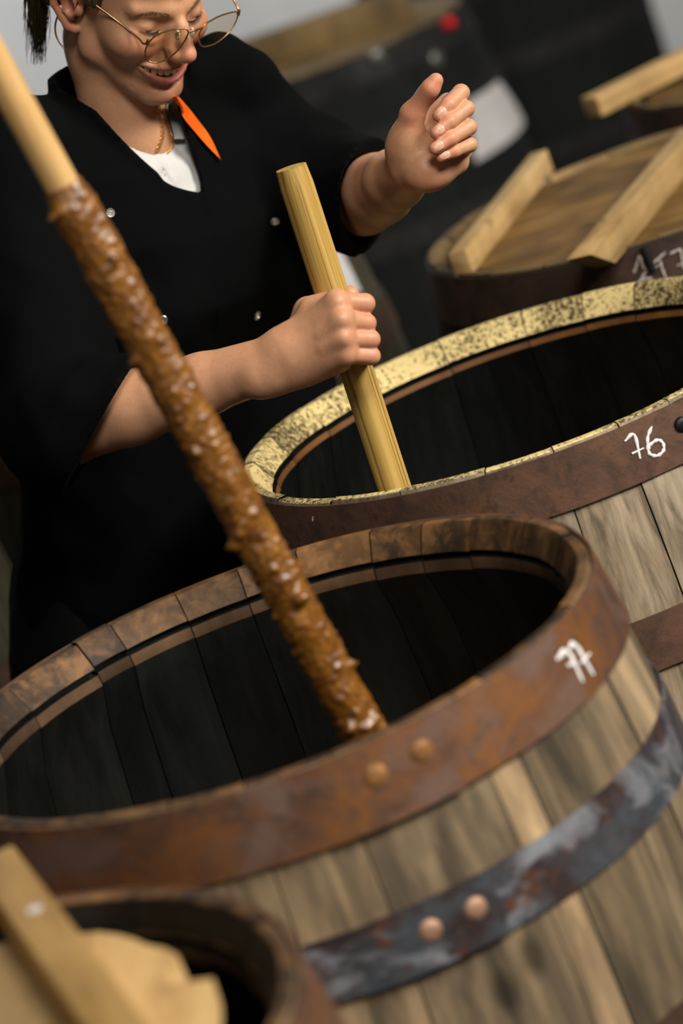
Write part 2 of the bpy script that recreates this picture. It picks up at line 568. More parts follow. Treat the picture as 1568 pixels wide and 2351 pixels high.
def stroke_mesh(c, strokes, width=0.005, raise_=0.0048):
    """Chalk lines lying on a hoop; strokes are lists of (angle in degrees, z below the rim)."""
    parts = []
    for st in strokes:
        pts = [np.array((math.radians(a) * 0.314, BH + z)) for a, z in st]
        if len(pts) > 2: pts = [p for p in catmull(pts, 5)]
        V, F = [], []
        n = len(pts)
        for i in range(n):
            t = pts[min(i + 1, n - 1)] - pts[max(i - 1, 0)]
            t /= np.linalg.norm(t) + 1e-9
            nn = np.array((-t[1], t[0]))
            wv = width * (0.85 + 0.25 * math.sin(i * 1.7 + len(st)))
            ends = 0.5 if i in (0, n - 1) else 1.0
            for sg, rz in ((-1, 0.0), (-0.6, 0.0006), (0.6, 0.0006), (1, 0.0)):
                q = pts[i] + nn * sg * wv / 2 * ends
                V.append(polar(c, r_out(q[1]) + raise_ + rz, q[0] / 0.314, q[1]))
        for i in range(n - 1):
            for k in range(3):
                F.append((i * 4 + k, i * 4 + k + 1, (i + 1) * 4 + k + 1, (i + 1) * 4 + k))
        parts.append(mesh('s', V, F, smooth=3.2))
    return join_meshes('chalk', parts)


def disc_mesh(c, r, z, th, n=48, top=None):
    V, F = [], []
    for zz in (z - th, z):
        for k in range(n):
            V.append(polar(c, r, 2 * PI * k / n, zz))
    F.append(tuple(range(n - 1, -1, -1)))
    F.append(tuple(range(n, 2 * n)))
    for k in range(n):
        k2 = (k + 1) % n
        F.append((k, k2, n + k2, n + k))
    return mesh('disc', V, F, smooth=0.6)


def barrel(c, label, fixed, hoops, mats, seed, group, cz=0.042):
    """hoops: (top, bottom, material, lap angle, rivets[(angle, z, material)]) measured down from the rim."""
    root = empty('wooden_barrel', (c[0], c[1], 0), label, 'barrel', group)
    for i, (a0, a1) in enumerate(seam_angles(fixed, seed)):
        me = stave_mesh(c, math.radians(a0), math.radians(a1), seed * 100 + i, cz)
        o = link('stave', me, (list(mats) + [mats[1]])[:5], root)
    hs = []
    full = list(hoops)
    for (zt, zb, hm, lap, rv) in full:
        h = link('hoop', hoop_mesh(c, zt, zb, math.radians(lap)), M[hm], root)
        for (ra, rz, rm, *rs) in rv:
            link('rivet', rivet_mesh(c, math.radians(ra), BH + rz, *rs), M[rm], h)
        hs.append(h)
    link('bottom_head', disc_mesh(c, r_out(0.05) - TH + 0.004, 0.055, 0.022), mats[0], root)
    return root, hs


A, B, C, D = (-0.113, 2.773), (0.218, 3.406), (0.522, 4.126), (-0.441, 2.098)
ROW = 'row of open fermenting barrels'
LOW = [(0.57, 0.62), (0.76, 0.81), (0.885, 0.945)]


def low(hm, lap=100):
    return [(a, b, hm, lap, []) for a, b in LOW]


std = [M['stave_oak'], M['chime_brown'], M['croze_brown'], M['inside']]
bA, hA = barrel(A, 'open barrel chalked 77 with rusty hoops and the brown coated pole inside', [-82.6, -60.8, -54.9, -29, 103, 117, 125],
                [(0.0016, 0.067, 'rust_warm', -66, [(-77.7, -0.0273, 'rivet', 0.0108), (-70.0, -0.0255, 'rivet', 0.0108)]),
                 (0.136, 0.190, 'rust_zinc', -68, [(-78.6, -0.1599, 'rivet_pink', 0.0105), (-71.5, -0.1597, 'rivet_pink', 0.0105)]),
                 (0.331, 0.381, 'rust_dark', 60, [])] + low('rust_dark'), std, 11, ROW)
bB, hB = barrel(B, 'open barrel chalked 76 with a flaking cream painted rim', [-90.2, -66, 98.8, 136.6, 79.1, 51.3, 169.7],
                [(0.0035, 0.061, 'rust_dull', -47, [(-66.0, -0.026, 'black_iron'), (-59.5, -0.026, 'black_iron')]),
                 (0.188, 0.242, 'rust_dull', 60, []), (0.331, 0.381, 'rust_dark', 60, [])] + low('rust_dark'),
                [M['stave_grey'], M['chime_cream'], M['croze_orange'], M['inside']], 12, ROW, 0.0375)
bC, hC = barrel(C, 'lidded barrel with two pine battens on top behind the cream rimmed barrel', [-100, 60],
                [(0.003, 0.066, 'rust_dark', 60, []), (0.14, 0.19, 'rust_dark', 60, []), (0.331, 0.381, 'rust_dark', 60, [])] + low('rust_dark'),
                [M['stave_dark'], M['chime_ochre'], M['croze_brown'], M['inside']], 13, ROW)
bD, hD = barrel(D, 'nearest barrel with pale round lid hung inside from a batten', [-50, 80],
                [(0.0016, 0.067, 'rust_warm', 130, []), (0.14, 0.19, 'rust_zinc', 130, []), (0.331, 0.381, 'rust_dark', 60, [])] + low('rust_dark'),
                std + [M['inside']], 14, ROW)

MARK_A = [[(-40.6, -0.0225), (-37.2, -0.0243), (-37.3, -0.0522)], [(-39.0, -0.033), (-36.7, -0.0352)], [(-36.7, -0.0228), (-34.6, -0.0252), (-34.0, -0.0549)], [(-35.7, -0.0399), (-32.2, -0.0397)]]
MARK_B = [[(-77.4, -0.0173), (-75.3, -0.0149), (-75.9, -0.0388)], [(-77.0, -0.0311), (-74.5, -0.0308)], [(-71.5, -0.0147), (-73.0, -0.0224), (-73.8, -0.0325), (-73.8, -0.0394), (-72.5, -0.0433), (-71.1, -0.0405), (-70.8, -0.0335), (-71.6, -0.0292), (-73.2, -0.0305), (-73.8, -0.0341)]]
MARK_C = [[(-107.4, -0.0311), (-106.4, -0.0239), (-105.1, -0.0134), (-105.1, -0.0246), (-104.9, -0.0303)], [(-104.4, -0.0312), (-106.2, -0.0404), (-107.1, -0.0434)], [(-106.3, -0.0422), (-105.2, -0.0414), (-103.8, -0.0433)], [(-102.8, -0.0268), (-101.1, -0.0225), (-99.4, -0.0183)], [(-101.1, -0.0246), (-101.2, -0.0352), (-101.0, -0.0478)], [(-102.6, -0.0319), (-101.3, -0.03)], [(-98.7, -0.0218), (-96.4, -0.0203), (-96.3, -0.0246), (-96.5, -0.0335), (-96.8, -0.0432)], [(-97.9, -0.0378), (-96.6, -0.0368)]]
link('chalk_number', stroke_mesh(A, MARK_A, 0.0055), M['chalk'], hA[0])
link('chalk_number', stroke_mesh(B, MARK_B, 0.0036), M['chalk'], hB[0])
link('chalk_number', stroke_mesh(C, MARK_C, 0.0028), M['chalk_dim'], hC[0])
link('chalk_dash', stroke_mesh(B, [[(-141.6, -0.0134), (-142.0, -0.0157), (-142.2, -0.0188)]], 0.0025), M['chalk_dim'], hB[0])
# black iron tongue on C's hoop
_p = [np.array(polar(C, 0.3165, math.radians(a), BH + z)) for a, z in ((-103.7, -0.003), (-103.5, -0.0184), (-103.3, -0.036))]
link('latch', tube_mesh('latch', _p, [0.0042, 0.0055, 0.005], 10), M['black_iron'], hC[0])


def mash_surface(c, z, name='mash', label='brown fermenting mash deep inside the barrel'):
    o = link(name, disc_mesh(c, r_out(z) - TH - 0.001, z, 0.02, 64), M['mash'])
    return o


# the mash each open barrel holds, below what the camera sees
for c_, lab in ((A, 'dark brown mash deep inside the barrel chalked 77'), (B, 'dark brown mash deep inside the cream rimmed barrel')):
    tag(mash_surface(c_, 0.6), lab, 'mash', kind='stuff')


# ---- lids and battens
def lid_boards(c, r, z, th, ang, widths, mat, parent, seed=0):
    """Round head of boards laid side by side, joints open."""
    rnd = random.Random(seed)
    u = Vector((math.cos(ang), math.sin(ang), 0))
    v = Vector((-math.sin(ang), math.cos(ang), 0))
    s = -r
    C0 = Vector((c[0], c[1], 0))
    for wd in widths:
        s0, s1 = s + 0.0009, min(s + wd, r) - 0.0009
        if s1 - s0 < 0.004: break
        V, F = [], []
        n = 12
        dz = rnd.uniform(-0.0012, 0.0012)
        for zz in (z - th + dz, z - 0.0015 + dz, z + dz):
            inset = 0.001 if zz == z + dz else 0
            for sg in (1, -1):
                for k in range(n + 1):
                    q = s0 + inset + (s1 - s0 - 2 * inset) * k / n
                    if sg < 0: q = s0 + s1 - q
                    h = math.sqrt(max(r * r - q * q, 1e-6)) - inset
                    V.append(C0 + v * q + u * (sg * h) + Vector((0, 0, zz)))
        L = 2 * (n + 1)
        F.append(tuple(range(L - 1, -1, -1)))
        F.append(tuple(range(2 * L, 3 * L)))
        for lv in (0, 1):
            for k in range(L):
                k2 = (k + 1) % L
                F.append((lv * L + k, lv * L + k2, (lv + 1) * L + k2, (lv + 1) * L + k))
        me = mesh('board', V, F, smooth=0.5)
        # local frame with the grain along y
        loc = C0 + v * ((s0 + s1) / 2) + Vector((0, 0, z))
        mt = Matrix.Translation(loc) @ Matrix.Rotation(ang - PI / 2, 4, 'Z')
        me.transform(mt.inverted())
        o = link('board', me, mat, parent)
        o.matrix_basis = mt
        s += wd


def bar(name, p0, p1, width, height, mat, parent=None, bev=0.002, jitter=0.0012, seed=0, slant=0.0):
    """A squared batten whose bottom centre line runs p0 to p1; grain along local y."""
    p0, p1 = Vector(p0), Vector(p1)
    t = p1 - p0
    L = t.length
    t.normalize()
    side = t.cross(Vector((0, 0, 1))).normalized()
    up = side.cross(t)
    me = box_mesh(name, (0, 0, height / 2), (width / 2, 0, 0), (0, L / 2, 0), (0, 0, height / 2), bev, 2, jitter, seed)
    if slant:
        for v in me.vertices:
            if v.co.y < 0:
                v.co.y += slant * max(0.0, 1 - v.co.z / height)
    o = link(name, me, mat, parent)
    mt = Matrix.Identity(4)
    mid = (p0 + p1) / 2
    for i in range(3):
        mt[i][0], mt[i][1], mt[i][2], mt[i][3] = side[i], t[i], up[i], mid[i]
    o.matrix_basis = mt
    return o


LIDS = 'round lids with battens'
lidC = empty('barrel_lid', (C[0], C[1], 0.945), 'round yellow oak lid with two pine battens on the barrel behind', 'lid', LIDS)
lid_boards(C, 0.279, 0.945, 0.02, math.radians(-20), [0.062, 0.085, 0.07, 0.095, 0.07, 0.09, 0.07, 0.09], M['lid_wood'], lidC, 3)
zb = 0.9455


def batten_on(ridge, left, h, z0, mat, parent, extra, bev, jit, seed, start=None, slant=0.0):
    """A batten whose top right edge and top left edge pass through photo points, at height z0 + h."""
    r0, r1 = Wz(*ridge[0], z0 + h), Wz(*ridge[1], z0 + h)
    l0 = Wz(*left, z0 + h)
    t = (r1 - r0) / np.linalg.norm(r1 - r0)
    wd = abs(np.cross(t, l0 - r0)[2])
    off = np.array([-t[1], t[0], 0]) * wd / 2
    q0, q1 = r0 + off, r1 + off + t * extra
    if start is not None:
        q0 = q0 + t * (t @ (Wz(*start, z0) - q0))
    return bar('batten', (q0[0], q0[1], z0), (q1[0], q1[1], z0), wd, h, mat, parent, bev, jit, seed, slant)


batten_on(((1069, 574), (1255, 342)), (1020, 596), 0.031, zb, M['batten'], lidC, 0.0, 0.0015, 0.0012, 1)
batten_on(((1352, 586), (1565, 330)), (1309, 588), 0.038, zb, M['batten'], lidC, 0.10, 0.0015, 0.0016, 2, None, 0.085)
_n = Wz(1385, 506, zb + 0.038)
link('nail_head', disc_mesh((_n[0], _n[1]), 0.004, zb + 0.0392, 0.002, 14), M['rivet_grey'], lidC)

# pale lid in the nearest barrel
_R1, _R2, _L1 = Wz(190, 2150, 1.0), Wz(342, 2351, 1.0), Wz(0, 2080, 1.0)
_t = (_R1 - _R2) / np.linalg.norm(_R1 - _R2)
_w = abs(np.cross(_t, _L1 - _R1)[2])
_mid = (_R1 + _R2) / 2 - np.array([_t[1], -_t[0], 0]) * _w / 2
lidD = empty('barrel_lid', (D[0], D[1], 0.95), 'pale round lid under a honey batten in the nearest barrel', 'lid', LIDS)
zl = 0.952
lc = (D[0] - 0.012, D[1] - 0.012)
V, F = [], []
N = 72
rnd = random.Random(5)
for zz in (zl - 0.02, zl):
    for k in range(N):
        a = 2 * PI * k / N
        r = 0.252 + 0.002 * math.sin(a * 9) + rnd.uniform(-0.002, 0.002)
        dd = math.degrees(a)
        if 8 < dd < 16: r -= 0.02          # broken notch in the edge
        if 0 <= dd <= 8 or dd > 354: r += 0.006
        V.append(polar(lc, r, a, zz))
F.append(tuple(range(N - 1, -1, -1)))
F.append(tuple(range(N, 2 * N)))
for k in range(N):
    F.append((k, (k + 1) % N, N + (k + 1) % N, N + k))
_me = mesh('lid_board', V, F, smooth=0.5)
link('lid_board', _me, M['lid_pale'], lidD)
_p0 = _mid + _t * 0.34
_p1 = _mid - _t * 0.42
bar('batten', (_p0[0], _p0[1], zl), (_p1[0], _p1[1], zl), _w, 1.0 - zl, M['batten_front'], lidD, 0.003, 0.0, 4)
_s = Wz(80, 2090, 1.0)
scr = link('screw_head', disc_mesh((_s[0], _s[1]), 0.006, 1.0014, 0.002, 16), M['screw'], lidD)
scr['label'] = 'bright screw head'

# ------------------------------------------------------------------ poles
def pole(p0, p1, r, n=60, seg=28, rough_=0.0, seed=0):
    p0, p1 = np.array(p0, float), np.array(p1, float)
    V, F = [], []
    L = np.linalg.norm(p1 - p0)
    for i in range(n + 1):
        rr = r
        if i == 0 or i == n: rr = r - 0.0015
        for k in range(seg):
            a = 2 * PI * k / seg
            z = L * i / n
            q = rr
            V.append((q * math.cos(a), q * math.sin(a), z))
    for i in range(n):
        for k in range(seg):
            k2 = (k + 1) % seg
            F.append((i * seg + k, i * seg + k2, (i + 1) * seg + k2, (i + 1) * seg + k))
    F.append(tuple(range(seg - 1, -1, -1)))
    F.append(tuple(range(n * seg, (n + 1) * seg)))
    me = mesh('pole', V, F, smooth=0.8)
    t = Vector((p1 - p0) / L)
    return me, Matrix.Translation(Vector(p0)) @ t.to_track_quat('Z', 'Y').to_matrix().to_4x4()


# held pole
_a, _b = W(905, 1118, 3.35), W(668, 384, 3.272)
_d = (_a - _b) / np.linalg.norm(_a - _b)
PB0, PB1 = _b + _d * (_b[2] - 0.12) / -_d[2], _b
me, mt = pole(PB0, PB1, 0.0172)
poleB = link('stirring_pole', me, M['pole_wood'])
poleB.matrix_world = mt
tag(poleB, 'yellow ash pole held in the fist standing in the cream rimmed barrel', 'pole', 'stirring poles')

# mash coated pole
_a, _b = W(815, 1645, 2.85), W(-81, 20, 2.68)
_d = (_a - _b) / np.linalg.norm(_a - _b)
PA0, PA1 = _b + _d * (_b[2] - 0.1) / -_d[2], _b - _d * 0.12
poleA = empty('stirring_pole', PA0, 'pole coated in wet brown mash standing in the barrel chalked 77', 'pole', 'stirring poles')
me, mt = pole(PA0, PA1, 0.0148)
me.transform(mt)
link('shaft', me, M['pole_clean'], poleA)
# coating
_top = W(143, 425, 2.724)
L0, L1 = 0.0, np.linalg.norm(_top - PA0)
ax = (PA1 - PA0) / np.linalg.norm(PA1 - PA0)
e1 = np.cross(ax, [0, 1.0, 0]); e1 /= np.linalg.norm(e1)
e2 = np.cross(ax, e1)
seg, n = 72, 560
V, F = [], []
for i in range(n + 1):
    z = L1 * i / n
    for k in range(seg):
        a = 2 * PI * k / seg
        x, y = math.cos(a) * 0.018, math.sin(a) * 0.018
        q = Vector((x, y, z))
        h = 0.0036 + 0.0018 * mnoise.noise(q * 45) + 0.003 * abs(mnoise.noise(q * 120 + Vector((3, 1, 0)))) + 0.0026 * abs(mnoise.noise(q * 250))
        lump = mnoise.noise(q * 62 + Vector((9, 2, 7)))
        h += max(0, lump - 0.42) * 0.022
        edge = L1 - z + 0.012 * mnoise.noise(Vector((x * 130, y * 130, 4)))
        if edge < 0.02: h *= max(0.02, min(1.0, (edge + 0.004) / 0.024))
        r = 0.0148 + max(h, 0.0006)
        V.append(PA0 + ax * z + r * (math.cos(a) * e1 + math.sin(a) * e2))
V = np.array(V)
F = np.array([(i * seg + k, i * seg + (k + 1) % seg, (i + 1) * seg + (k + 1) % seg, (i + 1) * seg + k) for i in range(n) for k in range(seg)])
link('mash_coating', mesh('mash_coating', V, F, smooth=3.2), M['mash'], poleA)

# ------------------------------------------------------------------ background barrels
BACK = 'dark barrels standing behind'
def back_barrel(c, label, stave, hoopm, chime, seed):
    hs = [(0.003, 0.06, hoopm, 60, []), (0.14, 0.19, hoopm, 60, []), (0.331, 0.381, hoopm, 60, [])] + low(hoopm)
    return barrel(c, label, [0, 180], hs, [M[stave], M[chime], M['croze_brown'], M['inside']], seed, BACK)


E_, F_, G_, H_, J_ = (0.25, 6.42), (0.785, 8.0), (0.905, 4.735), (-0.165, 4.735), (-0.80, 4.36)
bE, hE = back_barrel(E_, 'black barrel with red cap and white label behind the raised hand', 'stave_black', 'black_hoop', 'chime_ochre', 21)
bF, hF = back_barrel(F_, 'farthest black barrel with a white label at its edge', 'stave_black', 'black_hoop', 'chime_ochre', 22)
bG, hG = back_barrel(G_, 'lidded barrel at the end of the row with a batten overhanging its rim', 'stave_dark', 'rust_dark', 'chime_ochre', 23)
bH, hH = back_barrel(H_, 'olive barrel behind the person with a white label beside the pole', 'stave_olive', 'rust_dark', 'chime_ochre', 24)
bJ, hJ = back_barrel(J_, 'brown barrel at the left edge behind the person', 'stave_olive', 'rust_dark', 'chime_ochre', 25)


def on_barrel(c, a, z, lift=0.006):
    return np.array(polar(c, r_out(z) + lift, a, z))


def label_sheet(c, quad, lift=0.0065, n=8):
    """Paper glued on a barrel: quad of (angle in degrees, z) corners."""
    q = [np.array(x, float) for x in quad]
    V, F = [], []
    for layer in (lift + 0.0012, lift):
        for i in range(n + 1):
            for j in range(n + 1):
                s, t = i / n, j / n
                p = (q[0] * (1 - s) + q[1] * s) * (1 - t) + (q[3] * (1 - s) + q[2] * s) * t
                V.append(polar(c, r_out(p[1]) + layer, math.radians(p[0]), p[1]))
    o = (n + 1) ** 2
    for i in range(n):
        for j in range(n):
            k = i * (n + 1) + j
            F.append((k, k + 1, k + n + 2, k + n + 1))
            F.append((o + k, o + k + n + 1, o + k + n + 2, o + k + 1))
    for i in range(n):
        for k0, k1 in ((i, i + 1), (n * (n + 1) + i + 1, n * (n + 1) + i)):
            F.append((k0, k0 + o, k1 + o, k1))
        for k0, k1 in (((i + 1) * (n + 1), i * (n + 1)), (i * (n + 1) + n, (i + 1) * (n + 1) + n)):
            F.append((k0, k0 + o, k1 + o, k1))
    return mesh('paper_label', V, F, smooth=0.6)


def cyl_hit(px, py, c, r):
    d = (px - 784) / FPX * RIGHT - (py - 1175.5) / FPX * UP + FWD
    o = CAMP[:2] - np.array(c)
    a, b, cc = d[0] ** 2 + d[1] ** 2, o @ d[:2], o @ o - r * r
    disc = b * b - a * cc
    t = (-b - math.sqrt(disc)) / a if disc > 0 else -b / a
    X = CAMP + t * d
    return math.degrees(math.atan2(X[1] - c[1], X[0] - c[0])), X[2]


link('paper_label', label_sheet(E_, [cyl_hit(1085, 232, E_, .355), cyl_hit(1160, 180, E_, .355), cyl_hit(1212, 272, E_, .355), cyl_hit(1095, 372, E_, .355)]), M['paper'], bE)
link('paper_label', label_sheet(F_, [(-17, 0.585), (-7, 0.585), (-7, 0.80), (-17, 0.80)]), M['paper'], bF)
link('paper_label', label_sheet(H_, [cyl_hit(735, 580, H_, .3215), cyl_hit(784, 574, H_, .3215), cyl_hit(818, 672, H_, .3235), cyl_hit(760, 682, H_, .3235)]), M['paper'], bH)
for (px, py) in ((875, 130), (1010, 135)):
    a_, z_ = cyl_hit(px, py, E_, .335)
    link('rivet', rivet_mesh(E_, math.radians(a_), z_, 0.017, 0.009), M['rivet_grey'], hE[0])
a_, z_ = cyl_hit(1045, 50, E_, .335)
link('bung_cap', rivet_mesh(E_, math.radians(a_), z_, 0.0125, 0.02, 0.004), M['red_cap'], bE)['label'] = 'small red cap'

lidE = empty('barrel_lid', (E_[0], E_[1], 0.945), 'dim brown lid with a thick batten on the black barrel', 'lid', LIDS)
lid_boards(E_, 0.278, 0.945, 0.02, math.radians(5), [0.09, 0.1, 0.08, 0.1, 0.09, 0.1], M['chime_ochre'], lidE, 7)
_e0, _e1 = Wz(520, 155, 0.965), Wz(945, 15, 0.965)
bar('batten', (_e0[0] - 0.1, _e0[1] + 0.0, 0.946), (_e1[0], _e1[1], 0.946), 0.07, 0.06, M['chime_ochre'], lidE, 0.003, 0.001, 8)
lidG = empty('barrel_lid', (G_[0], G_[1], 0.945), 'pine lid with overhanging batten on the barrel at the row end', 'lid', LIDS)
lid_boards(G_, 0.278, 0.942, 0.02, math.radians(-25), [0.09, 0.1, 0.08, 0.1, 0.09, 0.1], M['lid_wood'], lidG, 9)
_g0, _g1 = Wz(1385, 268, 0.946), Wz(1590, 165, 0.946)
_gd = (_g1 - _g0) / np.linalg.norm(_g1 - _g0)
_g1 = _g0 + _gd * 0.62
_gn = np.array([-_gd[1], _gd[0], 0]) * 0.02
bar('batten', tuple(_g0 + _gn), tuple(_g1 + _gn), 0.036, 0.031, M['batten'], lidG, 0.002, 0.001, 10)

#PERSON#

# ------------------------------------------------------------------ person: signed distance fields meshed by surface nets
class Field:
    def __init__(s, lo, hi, h):
        s.lo, s.h = np.array(lo, float), h
        s.n = np.ceil((np.array(hi, float) - s.lo) / h).astype(int) + 1
        s.d = np.full(s.n, 1e3, np.float32)
        s.ax = [(s.lo[i] + h * np.arange(s.n[i])).astype(np.float32) for i in range(3)]

    def sub(s, lo, hi):
        a = np.clip(np.floor((np.array(lo) - s.lo) / s.h).astype(int), 0, s.n)
        b = np.clip(np.ceil((np.array(hi) - s.lo) / s.h).astype(int) + 1, 0, s.n)
        if (b <= a).any(): return None
        sl = tuple(slice(int(x), int(y)) for x, y in zip(a, b))
        X = s.ax[0][sl[0]][:, None, None]
        Y = s.ax[1][sl[1]][None, :, None]
        Z = s.ax[2][sl[2]][None, None, :]
        return sl, X, Y, Z

    def op(s, fn, lo, hi, k, mode):
        mg = k + 4 * s.h
        q = s.sub(np.array(lo) - mg, np.array(hi) + mg)
        if q is None: return
        sl, X, Y, Z = q
        b = fn(X, Y, Z).astype(np.float32)
        a = s.d[sl]
        if mode == 'add':
            if k <= 0: r = np.minimum(a, b)
            else:
                t = np.clip(0.5 + 0.5 * (a - b) / k, 0, 1)
                r = a + (b - a) * t - k * t * (1 - t)
        elif mode == 'cut':
            b = -b
            if k <= 0: r = np.maximum(a, b)
            else:
                t = np.clip(0.5 - 0.5 * (a - b) / k, 0, 1)
                r = a + (b - a) * t + k * t * (1 - t)
        s.d[sl] = r

    def all(s, fn):
        """Rework the whole field: d = fn(d, X, Y, Z)."""
        X, Y, Z = s.ax[0][:, None, None], s.ax[1][None, :, None], s.ax[2][None, None, :]
        s.d = fn(s.d, X, Y, Z).astype(np.float32)

    def cone(s, a, b, ra, rb=None, k=0.0, mode='add'):
        a, b = np.array(a, float), np.array(b, float)
        rb = ra if rb is None else rb
        ba = b - a
        L2 = ba @ ba + 1e-12

        def fn(X, Y, Z):
            x, y, z = X - a[0], Y - a[1], Z - a[2]
            t = np.clip((x * ba[0] + y * ba[1] + z * ba[2]) / L2, 0, 1)
            return np.sqrt((x - t * ba[0]) ** 2 + (y - t * ba[1]) ** 2 + (z - t * ba[2]) ** 2) - (ra + (rb - ra) * t)
        R = max(ra, rb)
        s.op(fn, np.minimum(a, b) - R, np.maximum(a, b) + R, k, mode)

    def chain(s, pts, rs, k=0.0, mode='add', k0=None):
        rs = [rs] * len(pts) if np.isscalar(rs) else rs
        for i in range(len(pts) - 1):
            s.cone(pts[i], pts[i + 1], rs[i], rs[i + 1], k if (i or k0 is None) else k0, mode)

    def ell(s, c, r, k=0.0, mode='add', R=None):
        c, r = np.array(c, float), np.array(r, float)
        Rm = np.eye(3) if R is None else np.array(R, float)   # columns: local axes

        def fn(X, Y, Z):
            x, y, z = X - c[0], Y - c[1], Z - c[2]
            u = (Rm[0, 0] * x + Rm[1, 0] * y + Rm[2, 0] * z) / r[0]
            v = (Rm[0, 1] * x + Rm[1, 1] * y + Rm[2, 1] * z) / r[1]
            q = (Rm[0, 2] * x + Rm[1, 2] * y + Rm[2, 2] * z) / r[2]
            k0 = np.sqrt(u * u + v * v + q * q)
            k1 = np.sqrt((u / r[0]) ** 2 + (v / r[1]) ** 2 + (q / r[2]) ** 2) + 1e-9
            return k0 * (k0 - 1) / k1
        ext = np.abs(Rm) @ r if R is not None else r
        s.op(fn, c - ext, c + ext, k, mode)

    def limb(s, pts, rs, k=0.002, kout=0.001):
        """A jointed finger: its bars blend with each other but hardly with what they touch."""
        P = [np.array(q, float) for q in pts]

        def fn(X, Y, Z):
            r = None
            for i in range(len(P) - 1):
                a, ba = P[i], P[i + 1] - P[i]
                x, y, z = X - a[0], Y - a[1], Z - a[2]
                t = np.clip((x * ba[0] + y * ba[1] + z * ba[2]) / (ba @ ba + 1e-12), 0, 1)
                b = np.sqrt((x - t * ba[0]) ** 2 + (y - t * ba[1]) ** 2 + (z - t * ba[2]) ** 2) - (rs[i] + (rs[i + 1] - rs[i]) * t)
                if r is None: r = b
                else:
                    h = np.clip(0.5 + 0.5 * (r - b) / k, 0, 1)
                    r = r + (b - r) * h - k * h * (1 - h)
            return r
        m_ = max(rs)
        s.op(fn, np.min(P, 0) - m_, np.max(P, 0) + m_, kout, 'add')

    def mesh(s, smooth=1):
        d = s.d
        ins = d < 0
        n = s.n
        cnt = np.zeros(n - 1, np.int8)
        for i in (0, 1):
            for j in (0, 1):
                for k in (0, 1):
                    cnt += ins[i:n[0] - 1 + i, j:n[1] - 1 + j, k:n[2] - 1 + k]
        act = (cnt > 0) & (cnt < 8)
        idx = np.argwhere(act)
        ident = np.full(n - 1, -1, np.int32)
        ident[tuple(idx.T)] = np.arange(len(idx))
        acc = np.zeros((len(idx), 3))
        num = np.zeros(len(idx))
        cor = [(i, j, k) for i in (0, 1) for j in (0, 1) for k in (0, 1)]
        val = {c: d[idx[:, 0] + c[0], idx[:, 1] + c[1], idx[:, 2] + c[2]].astype(float) for c in cor}
        for a in cor:
            for ax in range(3):
                if a[ax]: continue
                b = list(a); b[ax] = 1; b = tuple(b)
                va, vb = val[a], val[b]
                x = (va < 0) != (vb < 0)
                t = np.where(x, va / np.where(x, va - vb, 1), 0)
                p = np.array(a, float)[None] + np.zeros((len(idx), 3))
                p[:, ax] += t
                acc[x] += p[x]
                num[x] += 1
        V = s.lo + s.h * (idx + acc / num[:, None])
        F = []
        for ax in range(3):
            o1, o2 = [(1, 2), (2, 0), (0, 1)][ax]
            sl0 = [slice(None)] * 3; sl1 = [slice(None)] * 3
            sl0[ax], sl1[ax] = slice(0, n[ax] - 1), slice(1, n[ax])
            x = ins[tuple(sl0)] != ins[tuple(sl1)]
            e = np.argwhere(x)
            e = e[(e[:, o1] > 0) & (e[:, o2] > 0) & (e[:, o1] < n[o1] - 1) & (e[:, o2] < n[o2] - 1)]
            q = []
            for u, v in ((-1, -1), (0, -1), (0, 0), (-1, 0)):
                c = e.copy(); c[:, o1] += u; c[:, o2] += v
                q.append(ident[tuple(c.T)])
            q = np.stack(q, 1)
            fl = ins[tuple(e.T)]
            q[~fl] = q[~fl][:, ::-1]
            F.append(q)
        F = np.concatenate(F)
        F = F[(F >= 0).all(1)]
        # keep the largest connected piece only
        lab = np.arange(len(V))
        while True:
            mn = lab[F].min(1)
            new = lab.copy()
            for i in range(4): np.minimum.at(new, F[:, i], mn)
            new = new[new]
            if (new == lab).all(): break
            lab = new
        big = np.bincount(lab[F[:, 0]]).argmax()
        F = F[lab[F[:, 0]] == big]
        used = np.unique(F)
        re_ = np.full(len(V), -1, np.int64)
        re_[used] = np.arange(len(used))
        V, F = V[used], re_[F]
        for _ in range(smooth):
            A = np.zeros_like(V); N = np.zeros(len(V))
            for i in range(4):
                p, q = F[:, i], F[:, (i + 1) % 4]
                for dd in range(3):
                    A[:, dd] += np.bincount(p, V[q, dd], len(V)) + np.bincount(q, V[p, dd], len(V))
                N += np.bincount(p, minlength=len(V)) + np.bincount(q, minlength=len(V))
            V = 0.5 * V + 0.5 * A / np.maximum(N, 1)[:, None]
        return V, F


def vnoise(P, seed=0):
    """Smooth value noise in [-1, 1] at points P (n, 3) or a tuple of broadcastable arrays."""
    X, Y, Z = P if isinstance(P, tuple) else (P[:, 0], P[:, 1], P[:, 2])
    X, Y, Z = np.broadcast_arrays(X, Y, Z)
    tab = np.random.default_rng(seed).uniform(-1, 1, (32, 32, 32)).astype(np.float32)
    i, j, k = np.floor(X).astype(int), np.floor(Y).astype(int), np.floor(Z).astype(int)
    fx, fy, fz = X - i, Y - j, Z - k
    fx, fy, fz = (q * q * (3 - 2 * q) for q in (fx, fy, fz))
    g = lambda a, b, c: tab[(i + a) % 32, (j + b) % 32, (k + c) % 32]
    l = lambda a, b, t: a + (b - a) * t
    return l(l(l(g(0, 0, 0), g(1, 0, 0), fx), l(g(0, 1, 0), g(1, 1, 0), fx), fy),
             l(l(g(0, 0, 1), g(1, 0, 1), fx), l(g(0, 1, 1), g(1, 1, 1), fx), fy), fz)


